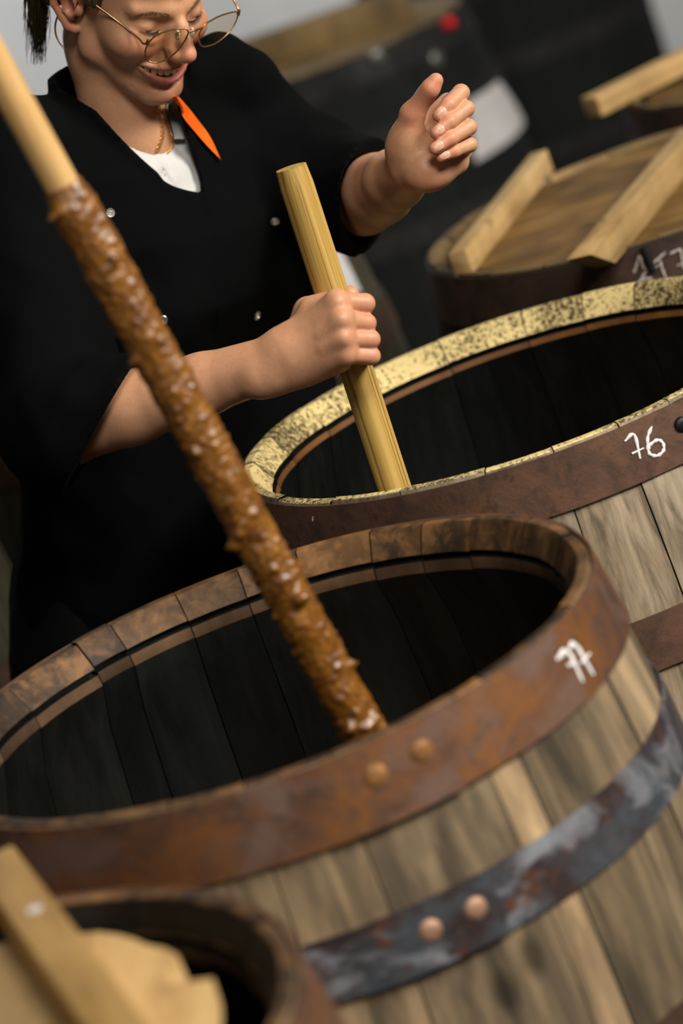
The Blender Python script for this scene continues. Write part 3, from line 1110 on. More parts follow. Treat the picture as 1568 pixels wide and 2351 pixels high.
def poly_sd(x, y, poly):
    """Signed distance to a 2-D polygon, negative inside."""
    d = np.full(np.broadcast(x, y).shape, 1e9)
    s = np.ones(d.shape)
    n = len(poly)
    for i in range(n):
        a, b = np.array(poly[i], float), np.array(poly[i - 1], float)
        e = b - a
        wx, wy = x - a[0], y - a[1]
        t = np.clip((wx * e[0] + wy * e[1]) / (e @ e), 0, 1)
        d = np.minimum(d, (wx - e[0] * t) ** 2 + (wy - e[1] * t) ** 2)
        c1, c2, c3 = y >= a[1], y < b[1], e[0] * wy > e[1] * wx
        s = np.where((c1 & c2 & c3) | (~c1 & ~c2 & ~c3), -s, s)
    return s * np.sqrt(d)


def photo(X, Y, Z):
    dx, dy, dz = X - CAMP[0], Y - CAMP[1], Z - CAMP[2]
    q = [a[0] * dx + a[1] * dy + a[2] * dz for a in (RIGHT, UP, FWD)]
    return 784 + FPX * q[0] / q[2], 1175.5 - FPX * q[1] / q[2], q[2]


# head frame: x to her right, y forward, z up, millimetres, origin between the ears
HR = np.array([[-0.82599, 0.40056, 0.39661], [-0.555, -0.70098, -0.44789], [0.09861, -0.59007, 0.80131]])
HT = np.array([-0.02607, 3.53333, 1.46576])
HS = 0.00097
h2w = lambda P: np.array(P, float) * HS @ HR.T + HT
w2h = lambda P: (np.array(P, float) - HT) @ HR / HS


def can(px, py, y):
    """Head-frame point on the ray of a photo pixel at head depth y."""
    o = w2h(CAMP)
    v = (HR.T @ ((px - 784) / FPX * RIGHT - (py - 1175.5) / FPX * UP + FWD))
    return o + v * ((y - o[1]) / v[1])


# body joints
SH_R, SH_L = W(35, 385, 3.50), W(540, 302, 3.735)
EL_R, WR_R = W(150, 985, 3.375), W(655, 822, 3.27)
EL_L, WR_L = W(836, 455, 3.63), W(945, 400, 3.425)
HIP = W(330, 1290, 3.80)
SHM = (SH_R + SH_L) / 2
NECK0, NECK1 = W(298, 318, 3.585), W(248, 108, 3.545)
TT = (SHM - HIP); TLEN = np.linalg.norm(TT); TT /= TLEN
TS = SH_R - SH_L; TS -= TT * (TS @ TT); TS /= np.linalg.norm(TS)
TF = np.cross(TT, TS)


def torso(X, Y, Z, off):
    x, y, z = X - HIP[0], Y - HIP[1], Z - HIP[2]
    u = x * TS[0] + y * TS[1] + z * TS[2]
    v = x * TF[0] + y * TF[1] + z * TF[2]
    q = (x * TT[0] + y * TT[1] + z * TT[2]) / TLEN
    ws = [-0.6, -0.2, 0.0, 0.2, 0.45, 0.7, 0.85, 1.0, 1.12]
    a = np.interp(q, ws, [0.15, 0.165, 0.168, 0.15, 0.137, 0.155, 0.163, 0.145, 0.06]) + off
    b = np.interp(q, ws, [0.10, 0.115, 0.115, 0.105, 0.1, 0.118, 0.112, 0.085, 0.04]) + off
    c = np.interp(q, ws, [-0.005, -0.005, 0.0, 0.008, 0.008, 0.012, 0.005, -0.005, -0.01])
    k = np.sqrt((u / a) ** 2 + ((v - c) / b) ** 2)
    d = (k - 1) * np.minimum(a, b)
    cap = np.maximum((q - 1.1) * TLEN, (-0.5 - q) * TLEN) - off
    return np.maximum(d, cap)


def tbox():
    P = np.array([HIP - 0.5 * TLEN * TT + sx * 0.2 * TS + sf * 0.16 * TF for sx in (-1, 1) for sf in (-1, 1)] +
                 [SHM + 0.1 * TT + sx * 0.2 * TS + sf * 0.16 * TF for sx in (-1, 1) for sf in (-1, 1)])
    return P.min(0), P.max(0)


TB = tbox()

# ---- head, neck and upper chest
def build_head():
    f = Field((-130, -112, -285), (108, 126, 136), 1.3)
    f.ell((0, -10, 42), (71, 92, 86))
    f.ell((0, 28, -12), (60, 56, 74), 16)
    for s in (1, -1):
        f.cone((s * 48, 10, -50), (s * 14, 72, -85), 17, 14, 14)
        f.cone((s * 54, -2, -22), (s * 48, 12, -52), 14, 16, 12)
    f.ell((0, 77, -84), (19, 15, 15), 10)
    f.ell((0, 34, -72), (40, 48, 24), 14)
    for s in (1, -1):
        f.ell((s * 38, 56, -18), (24, 24, 22), 20)
        f.cone((s * 12, 78, 25), (s * 42, 62, 25), 9, 8, 9)
        f.ell((s * 31, 93, 8), (15, 15, 9.5), 9, 'cut')
        f.ell((s * 30.5, 65.5, 6.5), (14.5, 13.5, 13), 2.5)
        # lid crease and the lash line
        f.chain([(s * 19, 79, 10.5), (s * 25, 80.8, 13.2), (s * 32, 80, 14.3), (s * 41, 74, 13)], [0.5, 1.0, 1.2, 0.5], 2.0, 'cut')
        f.chain([(s * 18, 79, 1), (s * 24, 80, 0.6), (s * 31, 79, 1.5), (s * 41, 71, 6)], [0.4, 0.9, 0.9, 0.5], 1.6, 'cut')
        # pouch under the eye, raised by the smile
        f.chain([(s * 18, 77, -7), (s * 30, 77, -8), (s * 42, 69, -2)], [4, 5, 4], 5)
    # nose
    f.chain([(0, 80, 22), (0, 93, 8), (0, 101, -4), (0, 108.5, -17)], [7, 6.4, 6.8, 8.4], 7, k0=9)
    f.ell((0, 109.2, -18.0), (8.8, 9.4, 8.6), 5)
    for s in (1, -1):
        f.cone((s * 6, 84, 4), (s * 9, 93, -16), 6, 7, 8)
        f.ell((s * 10.5, 99.5, -22.5), (5.4, 9.5, 6.4), 9)
        f.chain([(s * 17.5, 97, -18.5), (s * 19, 92, -21), (s * 18, 88, -28)], 0.6, 4.0, 'cut')
        f.ell((s * 6.8, 103, -31.5), (3.6, 6.0, 4.2), 2, 'cut')
    # muzzle
    f.ell((1, 65, -50), (35, 27, 25), 9)
    # nasolabial fold and smile creases
    for s in (1, -1):
        f.chain([(s * 20.5, 95, -24), (s * 31, 86.5, -31), (s * 40, 78, -40), (s * 44.5, 70, -50)], [1.6, 2.2, 2.4, 1.4], 5, 'cut')
        f.chain([(s * 46, 67, -50), (s * 44, 66, -62), (s * 37, 67, -76)], [1.0, 1.5, 0.8], 4, 'cut')
        f.chain([(s * 53, 57, -52), (s * 50, 56, -68), (s * 40, 58, -84)], [0.8, 1.3, 0.6], 4, 'cut')
    zu = lambda x: -46.0 + 3.2 * ((x - 2) / 33) ** 2
    zl = lambda x: -58.0 + 15.0 * ((x - 2) / 33) ** 2
    ys = lambda x: 91.5 - 17.0 * ((x - 2) / 34) ** 2
    xs = [2 + 32.5 * t for t in np.linspace(-1, 1, 11)]
    f.chain([(x, ys(x) - 0.6, zu(x) + 2.6) for x in xs], [1.6, 2.6, 3.2, 3.6, 3.8, 3.5, 3.8, 3.6, 3.2, 2.6, 1.6], 3.5)
    f.chain([(x, ys(x) - 1.0, zl(x) - 3.2) for x in xs], [1.4, 2.4, 3.2, 3.8, 4.1, 4.2, 4.1, 3.8, 3.2, 2.4, 1.4], 3.5)
    f.chain([(-14, 84, -70), (2, 88, -71.5), (18, 84, -70)], 2.2, 5, 'cut')     # hollow under the lower lip

    def gap(X, Y, Z):
        dd = np.maximum(Z - zu(X), zl(X) - Z)
        return np.maximum(dd, ys(X) - 16 - Y)
    f.op(gap, (-33, 60, -64), (38, 100, -40), 1.6, 'cut')
    f.ell((-1, 84, -86), (5, 3, 4), 6)
    # ears
    for s in (1, -1):
        f.ell((s * 74, -11, 4), (5.5, 17, 27), 5, R=np.array([[1, s * 0.33, 0], [-s * 0.33, 1, 0], [0, 0, 1]]) / [1.053, 1.053, 1])
        hx = [(69, 3, 4), (73, 8, 18), (77, 2, 30), (81, -11, 34), (86, -23, 28), (88, -28, 12), (85, -25, -6), (79, -16, -19), (75, -7, -27), (71, 0, -29)]
        f.chain([(s * a, b, c) for a, b, c in hx], [3.2, 3.6, 4, 4.2, 4.2, 4.2, 4, 4.6, 6, 5], 3)
        f.chain([(s * 80, -14, 22), (s * 82, -17, 8), (s * 78, -12, -9), (s * 75, -4, -14)], [3, 3.4, 3.2, 2.6], 3)
        f.ell((s * 79.5, -5, 1), (8, 8.5, 11), 3, 'cut')
        f.chain([(s * 84, -17, 24), (s * 86, -22.5, 10), (s * 82, -19, -6)], 1.7, 2.5, 'cut')
        f.ell((s * 71.5, 4.5, -3), (4.6, 4, 6.5), 4)
    # neck and chest
    n0, n1 = w2h(NECK0), w2h(NECK1)
    f.chain([n1 + (n1 - n0) * 0.15, n1, n0, n0 - (n1 - n0) * 0.3], [46, 46, 49, 49], 12)
    pit = w2h(W(372, 345, 3.515))
    hw = lambda X, Y, Z: [HS * (HR[i, 0] * X + HR[i, 1] * Y + HR[i, 2] * Z) + HT[i] for i in range(3)]
    f.op(lambda X, Y, Z: torso(*hw(X, Y, Z), -0.021) / HS, (-130, -112, -285), (108, 126, -120), 12, 'add')
    f.ell(pit + np.array([0, 6, 4]), (9, 9, 9), 10, 'cut')
    V, F = f.mesh(1)
    # colours that belong to the skin itself
    x, y, z = V.T
    base = np.array([0.59, 0.305, 0.168])
    col = np.repeat(base[None], len(V), 0)
    col *= (1 + 0.05 * vnoise(V / 9, 1) + 0.04 * vnoise(V / 3.5, 2))[:, None]
    red = np.array([0.62, 0.20, 0.12])
    g = lambda c, r: np.exp(-(((V - np.array(c)) / np.array(r)) ** 2).sum(1))
    blush = 0.5 * (g((41, 70, -16), (20, 25, 15)) + g((-41, 70, -16), (20, 25, 15))) + 0.55 * g((0, 112, -18), (13, 14, 12)) + 0.3 * g((0, 90, -84), (18, 14, 12))
    blush += 0.5 * (np.abs(x) > 70) * (y < 12)
    col += (red - col) * np.clip(blush, 0, 0.6)[:, None]
    front = (y > 66)
    cu, cl = zu(x), zl(x)
    inx = np.clip(1 - (np.abs(x - 2) / 33) ** 6, 0, 1)
    lip_u = np.clip(1 - np.abs(z - (cu + 2.2)) / 3.0, 0, 1) * 1.8
    lip_l = np.clip(1 - np.abs(z - (cl - 3.4)) / 5.2, 0, 1) * 2.0
    lip = np.clip(np.maximum(lip_u, lip_l), 0, 1) * inx * front
    col += (np.array([0.50, 0.13, 0.125]) - col) * (0.92 * lip)[:, None]
    mouth = front & (z < cu + 0.5) & (z > cl - 0.5) & (y < ys(x) - 4.5)
    col[mouth] = (0.10, 0.015, 0.014)
    return V * HS @ HR.T + HT, F, col


# ---- arms and hands, in world metres
def skin_col(V, n):
    base = np.array([0.59, 0.305, 0.168])
    return base[None] * (1 + 0.06 * vnoise(V * 110, 3) + 0.04 * vnoise(V * 300, 4))[:, None]


def build_right_arm():
    W = lambda x, y, d: globals()['W'](x, y, d - 0.031)          # the fist sits against the pole
    P = lambda x, y, d: W(640 + x / 6.03, 620 + y / 6.03, d)      # points read off the hand
    pts = {}
    f = Field(np.minimum(EL_R, W(880, 860, 3.3)) - 0.075, np.maximum(EL_R, W(880, 680, 3.3)) + 0.075, 0.0016)
    wr = W(668, 818, 3.292)
    f.chain([EL_R + (EL_R - wr) * 0.12, EL_R, EL_R + (wr - EL_R) * 0.3, EL_R + (wr - EL_R) * 0.62, wr], [0.036, 0.0375, 0.0375, 0.031, 0.0255], 0.01)
    f.cone(W(600, 872, 3.298), W(690, 826, 3.292), 0.019, 0.017, 0.012)
    # back of the hand: one tapered bar per metacarpal
    mcp = [P(808, 445, 3.262), P(870, 690, 3.256), P(895, 950, 3.257), P(930, 1165, 3.262)]
    cmc = [W(690, 782, 3.287), W(693, 803, 3.284), W(695, 822, 3.285), W(693, 840, 3.29)]
    for a, b, r in zip(cmc, mcp, (0.0135, 0.0135, 0.0125, 0.0115)):
        f.cone(a, b, 0.0165, r, 0.012)
    f.cone(W(660, 800, 3.295), W(740, 745, 3.288), 0.024, 0.019, 0.014)
    f.cone(W(640, 858, 3.298), W(775, 822, 3.29), 0.0185, 0.0155, 0.014)      # heel along the little finger
    f.cone(W(720, 715, 3.297), W(775, 700, 3.287), 0.0165, 0.0155, 0.012)    # web beside the index finger
    for q, r in zip(mcp, (0.0110, 0.0114, 0.0108, 0.0102)):
        f.ell(q - FWD * 0.002, (r, r, r), 0.006)
    # fingers wrapped round the pole: proximal, middle, distal
    pip = [P(1190, 465, 3.274), P(1215, 735, 3.272), P(1270, 960, 3.272), P(1280, 1190, 3.275)]
    dip = [P(1185, 500, 3.325), P(1210, 760, 3.325), P(1260, 985, 3.323), P(1275, 1205, 3.318)]
    tip = [P(1000, 520, 3.371), P(1010, 790, 3.371), P(1040, 1005, 3.369), P(1080, 1215, 3.362)]
    rad = [(0.0108, 0.0100, 0.0092, 0.0080), (0.0104, 0.0094, 0.0090, 0.0080), (0.0100, 0.0094, 0.0088, 0.0078), (0.0094, 0.0089, 0.0080, 0.0072)]
    for a, b, c, e, r in zip(mcp, pip, dip, tip, rad):
        f.limb([a, b, c, e], r, 0.003, 0.0012)
    # thumb behind the pole
    f.chain([W(690, 772, 3.305), W(708, 716, 3.318), W(762, 690, 3.368), W(795, 682, 3.372), W(806, 676, 3.37)], [0.018, 0.0145, 0.0112, 0.0098, 0.0085], 0.006)
    # tendons
    for a, b in zip(cmc[:3], mcp[:3]):
        f.cone(a + (b - a) * 0.5 - FWD * 0.0128, b - FWD * 0.0115, 0.0015, 0.003, 0.009)
    V, F = f.mesh(1)
    col = skin_col(V, 0)
    red = np.array([0.62, 0.235, 0.15])
    bl = np.zeros(len(V))
    for q in pip + mcp:
        bl += np.exp(-((V - q) ** 2).sum(1) / 0.013 ** 2) * 0.45
    col += (red - col) * np.clip(bl, 0, 0.5)[:, None]
    return V, F, col


NAILS = []


def build_left_arm():
    P = lambda x, y, d: W(880 + x / 6.03, 140 + y / 6.03, d)
    f = Field(np.minimum(EL_L, W(1095, 440, 3.36)) - np.array([0.07, 0.07, 0.07]), np.maximum(EL_L, W(1095, 165, 3.4)) + 0.07, 0.0015)
    wr = W(948, 388, 3.425)
    el = EL_L
    f.chain([el + (el - wr) * 0.15, el, el + (wr - el) * 0.3, el + (wr - el) * 0.65, wr], [0.038, 0.0395, 0.0385, 0.032, 0.0245], 0.01)
    # palm, facing the camera; knuckles lie deeper
    mcp = [P(905, 600, 3.432), P(1000, 800, 3.436), P(1060, 1020, 3.437), P(1080, 1240, 3.432)]
    cmc = [P(430, 1130, 3.418), P(520, 1220, 3.415), P(600, 1300, 3.413), P(660, 1400, 3.41)]
    for a, b, r in zip(cmc, mcp, (0.0125, 0.0125, 0.012, 0.0115)):
        f.cone(a, b, 0.015, r, 0.012)
    f.cone(P(330, 1250, 3.42), P(560, 1150, 3.415), 0.022, 0.018, 0.014)
    f.cone(P(590, 1560, 3.402), P(1000, 1390, 3.415), 0.0185, 0.0145, 0.012)       # hypothenar pad
    f.cone(P(560, 1480, 3.405), P(690, 1500, 3.404), 0.021, 0.02, 0.012)
    # thumb
    th = [P(360, 1080, 3.405), P(400, 740, 3.388), P(585, 475, 3.375), P(728, 268, 3.366)]
    f.cone(P(345, 1180, 3.41), th[1], 0.0205, 0.0125, 0.012)
    f.cone(th[0], P(520, 900, 3.41), 0.018, 0.012, 0.014)
    f.cone(th[1], th[2], 0.0122, 0.0098, 0.006)
    f.cone(th[2], th[3], 0.0100, 0.0078, 0.003)
    f.ell(P(650, 390, 3.367), (0.0094, 0.0094, 0.0094), 0.006)
    f.chain([P(700, 640, 3.405), P(520, 830, 3.392), P(470, 1060, 3.393), P(520, 1340, 3.392)], 0.0012, 0.005, 'cut')
    f.cone(P(520, 1000, 3.40), P(700, 620, 3.41), 0.004, 0.006, 0.012, 'cut')
    # curled fingers
    pip = [P(1075, 440, 3.385), P(1150, 660, 3.38), P(1185, 915, 3.38), P(1200, 1160, 3.384)]
    dip = [P(900, 600, 3.363), P(950, 850, 3.357), P(960, 1080, 3.357), P(1020, 1255, 3.362)]
    dip = None
    tip = [P(765, 760, 3.366), P(730, 1000, 3.359), P(715, 1215, 3.358), P(800, 1335, 3.366)]
    rad = [(0.0095, 0.0088, 0.0080, 0.0066), (0.0092, 0.0083, 0.0077, 0.0065), (0.0090, 0.0083, 0.0077, 0.0064), (0.0082, 0.0074, 0.0066, 0.0055)]
    dip = [q + (e - q) * 0.56 - FWD * 0.0045 for q, e in zip(pip, tip)]
    for a, b, c, e, r in zip(mcp, pip, dip, tip, rad):
        f.limb([a, b, c, e], r, 0.003, 0.0012)
        # a crease at the end joint
        t = (e - c) / np.linalg.norm(e - c)
        n = -FWD - t * (-FWD @ t); n /= np.linalg.norm(n)
        NAILS.append((e - t * 0.0035, t, n, r[3]))
    V, F = f.mesh(1)
    col = skin_col(V, 0)
    red = np.array([0.64, 0.22, 0.13])
    bl = np.zeros(len(V))
    for q in tip + [th[3], P(640, 420, 3.36), P(620, 1580, 3.4), P(360, 700, 3.38)]:
        bl += np.exp(-((V - q) ** 2).sum(1) / 0.016 ** 2) * 0.5
    col += (red - col) * np.clip(bl, 0, 0.55)[:, None]
    return V, F, col


# ---- hidden body under the clothes
LEGS = []
_down = np.array([0, 0, -1.0])
HJ = [HIP + TS * s * 0.085 - TT * 0.06 for s in (1, -1)]
FOOT = [np.array([HJ[0][0] - 0.05, HJ[0][1] + 0.06, 0.075]), np.array([HJ[1][0] - 0.06, HJ[1][1] + 0.12, 0.075])]
KNEE = [(h + q) / 2 + TF * 0.03 for h, q in zip(HJ, FOOT)]


def build_core():
    lo = np.minimum.reduce([TB[0], EL_R - 0.06, FOOT[0] - 0.1, FOOT[1] - 0.1])
    hi = np.maximum.reduce([TB[1], EL_L + 0.06, SH_R + 0.1])
    f = Field(lo, hi, 0.006)
    f.op(lambda X, Y, Z: torso(X, Y, Z, -0.016), TB[0], TB[1], 0, 'add')
    for s, e in ((SH_R, EL_R), (SH_L, EL_L)):
        f.cone(s, e, 0.045, 0.036, 0.02)
        f.cone(SHM, s, 0.05, 0.045, 0.03)
    for h, k, q in zip(HJ, KNEE, FOOT):
        f.chain([h, k, q], [0.072, 0.048, 0.034], 0.02)
    V, F = f.mesh(1)
    return V, F, skin_col(V, 0)


def merge(parts):
    V = np.concatenate([p[0] for p in parts])
    off = np.cumsum([0] + [len(p[0]) for p in parts])
    F = np.concatenate([p[1] + o for p, o in zip(parts, off)])
    return V, F, np.concatenate([p[2] for p in parts])


def skin_material():
    t = NT('skin')
    vc = t.n('ShaderNodeVertexColor')
    vc.layer_name = 'Col'
    co = t.coord((1, 1, 1), shift=False)
    a = t.noise(co, 420, 4, 0.6)
    b = t.noise(co, 1500, 3, 0.6)
    c = t.mix(0.22, vc.outputs[0], t.ramp(a, [(0.35, (0.72, 0.68, 0.66)), (0.65, (1.15, 1.12, 1.1))]), 'MULTIPLY')
    return t.out(c, 0.46, 0, t.bump(b, 0.06, 0.0006, t.bump(a, 0.05, 0.001)), 0.4,
                 Subsurface_Weight=0.16, Subsurface_Radius=(0.012, 0.004, 0.002), Subsurface_Scale=0.6)


M['skin'] = skin_material()
M['cloth_black'] = plain('black cotton twill', (0.0013, 0.0017, 0.0020), 0.9, 0, 900, 0.3, 0.25, 0.08)
M['cloth_trouser'] = plain('black trouser cloth', (0.0013, 0.0015, 0.0017), 0.9, 0, 700, 0.3, 0.2, 0.2)
M['cloth_white'] = plain('white polo knit', (0.60, 0.595, 0.58), 0.9, 0, 900, 0.06, 0.25, 0.2)
M['cloth_orange'] = plain('orange lining', (0.86, 0.125, 0.006), 0.8, 0, 60, 0.14, 0.15, 0.2)
M['shoe'] = plain('black shoe leather', (0.008, 0.008, 0.008), 0.5)
M['hair'] = plain('dark brown hair', (0.075, 0.055, 0.025), 0.4, 0, 300, 0.5, 0, 0.5)
M['hair_light'] = plain('light brown hair strand', (0.22, 0.11, 0.04), 0.45, 0, 300, 0.3, 0, 0.5)
M['lash'] = plain('dark lashes', (0.02, 0.012, 0.008), 0.6, 0, 300, 0.3, 0)
M['brow'] = plain('brown eyebrow hair', (0.16, 0.085, 0.04), 0.6, 0, 300, 0.3, 0)
M['nail'] = plain('pale fingernail', (0.63, 0.34, 0.225), 0.36, 0, 200, 0.05, 0, 0.6)
M['tooth'] = plain('tooth', (0.74, 0.66, 0.52), 0.25, 0, 200, 0.05, 0, 0.5)
M['gold'] = plain('yellow gold', (0.88, 0.56, 0.2), 0.3, 0.9, 300, 0.1, 0)
M['gold_frame'] = plain('brown gold frame metal', (0.42, 0.25, 0.13), 0.3, 0.9, 300, 0.15, 0)
M['snap_steel'] = plain('steel snap', (0.62, 0.61, 0.58), 0.28, 0.9, 300, 0.1, 0)

person = empty('person', (HIP[0], HIP[1], 0.0), 'person in a black double breasted jacket smiling down, one fist on the ash pole', 'person')

parts = [build_head(), build_right_arm(), build_left_arm(), build_core()]
Vb, Fb, Cb = merge(parts)
me = mesh('body', Vb, Fb, smooth=3.2, col=Cb)
body = link('body', me, M['skin'], person)
print('body verts', [len(p[0]) for p in parts])
body_bvh = BVHTree.FromPolygons([tuple(v) for v in parts[0][0]], [tuple(q) for q in parts[0][1]])


def hit(bvh, px, py):
    v = (px - 784) / FPX * RIGHT - (py - 1175.5) / FPX * UP + FWD
    loc, nrm, i, dist = bvh.ray_cast(Vector(CAMP), Vector(v).normalized())
    return (np.array(loc), np.array(nrm)) if loc is not None else (None, None)


# fingernails on the raised hand
for p, t, n, r in NAILS:
    s = np.cross(t, n)
    V, F = [], []
    nu, nv = 8, 9
    L, Wd = 0.0056, r * 0.74
    for i in range(nv):
        a = -1 + 2 * i / (nv - 1)
        for j in range(nu):
            b = -1 + 2 * j / (nu - 1)
            wdt = Wd * math.sqrt(max(0.02, 1 - 0.80 * abs(a) ** 3.2))
            ang = b * 0.95
            q = p + t * (a * L) + s * (wdt * math.sin(ang) / math.sin(0.95)) + n * ((r + 0.0009) * (0.42 + 0.58 * math.cos(ang * 0.8)) - 0.0006 * (a < -0.8) - 0.0014 * a * (a > 0))
            V.append(q)
    for i in range(nv - 1):
        for j in range(nu - 1):
            F.append((i * nu + j, i * nu + j + 1, (i + 1) * nu + j + 1, (i + 1) * nu + j))
    link('fingernail', mesh('fingernail', V, F, smooth=3.2), M['nail'], person)

# teeth along the upper arch
def tooth_mesh(cx, w_, h_, tilt):
    ysx = lambda x: 88.8 - 15.5 * ((x - 2) / 33) ** 2
    V, F = [], []
    c = np.array((cx, ysx(cx), 0))
    dx = 0.5
    tang = np.array((1, (ysx(cx + dx) - ysx(cx - dx)) / (2 * dx), 0)); tang /= np.linalg.norm(tang)
    nor = np.array((-tang[1], tang[0], 0))
    zt = -42.0 + 2.0 * ((cx - 2) / 33) ** 2
    rows = [(0.0, 0.8), (0.35, 0.95), (0.7, 1.0), (0.92, 0.9), (1.0, 0.62)]
    for (t, ww) in rows:
        for k in range(9):
            a = -1 + k / 4.0
            V.append(c + tang * (a * w_ / 2 * ww) + nor * (1.3 * (1 - a ** 4) - 1.0 * t ** 3) + np.array((0, 0, zt - t * h_)))
        for k in range(8, -1, -1):
            a = -1 + k / 4.0
            V.append(c + tang * (a * w_ / 2 * ww) - nor * 3 + np.array((0, 0, zt - t * h_)))
    for i in range(len(rows) - 1):
        for k in range(18):
            k2 = (k + 1) % 18
            F.append((i * 18 + k, i * 18 + k2, (i + 1) * 18 + k2, (i + 1) * 18 + k))
    F.append(tuple(range(17, -1, -1)))
    F.append(tuple((len(rows) - 1) * 18 + k for k in range(18)))
    return mesh('tooth', h2w(np.array(V)), [tuple(q) for q in F], smooth=1.0) if False else mesh('tooth', [tuple(v) for v in h2w(np.array(V))], F, smooth=1.0)


xx = 2.0
for sgn in (1, -1):
    e = 2.0
    for w_, h_ in ((8.6, 13.6), (6.8, 12.4), (7.4, 13.0), (6.6, 10.6), (6.4, 9.4)):
        cx = e + sgn * w_ / 2
        e += sgn * (w_ + 0.25)
        if abs(cx - 2) < 27:
            link('tooth', tooth_mesh(cx, w_, h_, 0), M['tooth'], person)

# lashes and eyebrows
def hairs(name, roots, mat, parent, r=0.00022, seg=4):
    ms = []
    V, F = [], []
    for pts in roots:
        P_ = [np.array(p) for p in pts]
        n = len(P_)
        b = len(V)
        a = np.cross(P_[-1] - P_[0], FWD); a /= np.linalg.norm(a) + 1e-9
        c = np.cross(P_[-1] - P_[0], a); c /= np.linalg.norm(c) + 1e-9
        for i, p in enumerate(P_):
            rr = r * (1 - 0.75 * i / (n - 1)) if r < 0.0006 else r * (1 - 0.4 * i / (n - 1))
            for k in range(seg):
                q = 2 * PI * k / seg
                V.append(p + rr * (math.cos(q) * a + math.sin(q) * c))
        for i in range(n - 1):
            for k in range(seg):
                k2 = (k + 1) % seg
                F.append((b + i * seg + k, b + i * seg + k2, b + (i + 1) * seg + k2, b + (i + 1) * seg + k))
    return link(name, mesh(name, V, F, smooth=3.2), mat, parent)


rnd = random.Random(3)
for s in (1, -1):
    rt = []
    for k in range(46):
        t = k / 45
        x = 15 + 27 * t
        y = 79.6 - 0.25 * (x - 27) ** 2 / 10 - (2.5 * max(0, t - 0.6) / 0.4)
        z = 1.4 + 5.5 * max(0, t - 0.45) ** 1.5 / 0.4
        p = np.array((s * x, y, z))
        dv = np.array((s * (t - 0.4) * 3.5 + rnd.uniform(-.5, .5), 4.8, -3.8 + rnd.uniform(-.6, .6)))
        rt.append([h2w(p), h2w(p + dv * 0.5 + (0, 0, -0.5)), h2w(p + dv + (0, 0, 0.3))])
    hairs('eyelashes', rt, M['lash'], person, 0.00028)
    rt = []
    for k in range(170):
        t = rnd.random()
        cx = 14 + 38 * t
        cz = 23 + 5.5 * math.sin(min(1, t * 1.25) * PI * 0.62) - 7.5 * t ** 2.2
        cz += rnd.uniform(-2.6, 2.6) * (1 - 0.55 * t)
        p = None
        q = h2w((s * cx, 130, cz))
        dr = HR @ np.array((0, -1.0, 0))
        loc, nrm, i, dist = body_bvh.ray_cast(Vector(q), Vector(dr))
        if loc is None: continue
        p = w2h(np.array(loc))
        dv = np.array((s * (2.6 + 1.5 * t), -0.9 - 1.2 * t, 1.6 - 3.0 * t + rnd.uniform(-.5, .5)))
        rt.append([h2w(p), h2w(p + dv * 0.5 + (0, 0.5, 0)), h2w(p + dv + (0, 0.3, 0))])
    hairs('eyebrow', rt, M['brow'], person, 0.00016)

# hair: a cap over the scalp and loose strands at the nape
def build_hair():
    f = Field((-92, -118, -60), (92, 70, 146), 2.0)
    f.ell((0, -12, 44), (78, 100, 92))
    f.cone((58, -62, -10), (-58, -62, -10), 24, 24, 14)
    for s in (1, -1):
        f.ell((s * 66, 18, 24), (8, 15, 21), 8)

    def face(X, Y, Z):            # everything in front of the hairline goes
        line = 26 + 0.42 * (Z - 30) * (Z > 30)
        q = np.maximum(Y - line, 8 - Z)
        front = np.maximum(Y - 34, Z * 0 - 1)
        lowf = np.maximum(Y - (-14), 12 - Z + 0 * Y)
        low_ = np.minimum(Y + 16, 14 - Z)                 # below the ear: only behind it
        return -np.maximum(np.minimum(Y - 30 - 0.25 * np.maximum(Z - 20, 0), 88 + 0.35 * np.abs(X) - Z), low_)
    f.all(lambda d, X, Y, Z: np.maximum(d, -face(X, Y, Z)))
    f.all(lambda d, X, Y, Z: d + 1.6 * vnoise((X / 4 + 0 * Y, Y / 9 + 0 * X, Z / 22 + 0 * X), 8))
    V, F = f.mesh(1)
    return V * HS @ HR.T + HT, F


V, F = build_hair()
hair = link('hair', mesh('hair', V, F, smooth=3.2), M['hair'], person)
rnd = random.Random(8)
rt = []
for k in range(150):
    t = rnd.random()
    x0 = 62 + 46 * t + rnd.uniform(-3, 3)
    x1 = 76 + 22 * t + rnd.uniform(-5, 8)
    y1 = rnd.uniform(95, 150)
    d = 3.565 + rnd.uniform(-0.015, 0.02)
    bend = rnd.uniform(-9, 9)
    dy = rnd.uniform(-9, 9)
    pts = [h2w(can(x0 + (x1 - x0) * q + bend * math.sin(q * PI) + 2.0 * math.sin(q * 7 + k), -38 + (y1 + 38) * q, -64 - 14 * q + dy)) for q in np.linspace(0, 1, 7)]
    rt.append(pts)
for k in range(60):
    xa, xb, yb, dy = 64 + rnd.uniform(-10, 40), rnd.uniform(-12, 12), rnd.uniform(40, 190), rnd.uniform(-9, 9)
    pts = [h2w(can(xa + xb * q, -38 + yb * q, -64 - 12 * q + dy)) for q in np.linspace(0, 1, 5)]
    rt.append(pts)
for k in range(26):                                       # wisps in front of the ear, under the temple arm
    a = W(168 + 48 * rnd.random(), -6 + rnd.uniform(-4, 6), 3.46)
    b = W(180 + 46 * rnd.random(), 14 + rnd.uniform(0, 12), 3.46)
    rt.append([a, (a + b) / 2 + rnd.uniform(-.001, .001), b])
hs_ = hairs('hair_strands', rt, M['hair'], person, 0.00055, 4)
hs_['kind'] = 'stuff'
rt = []
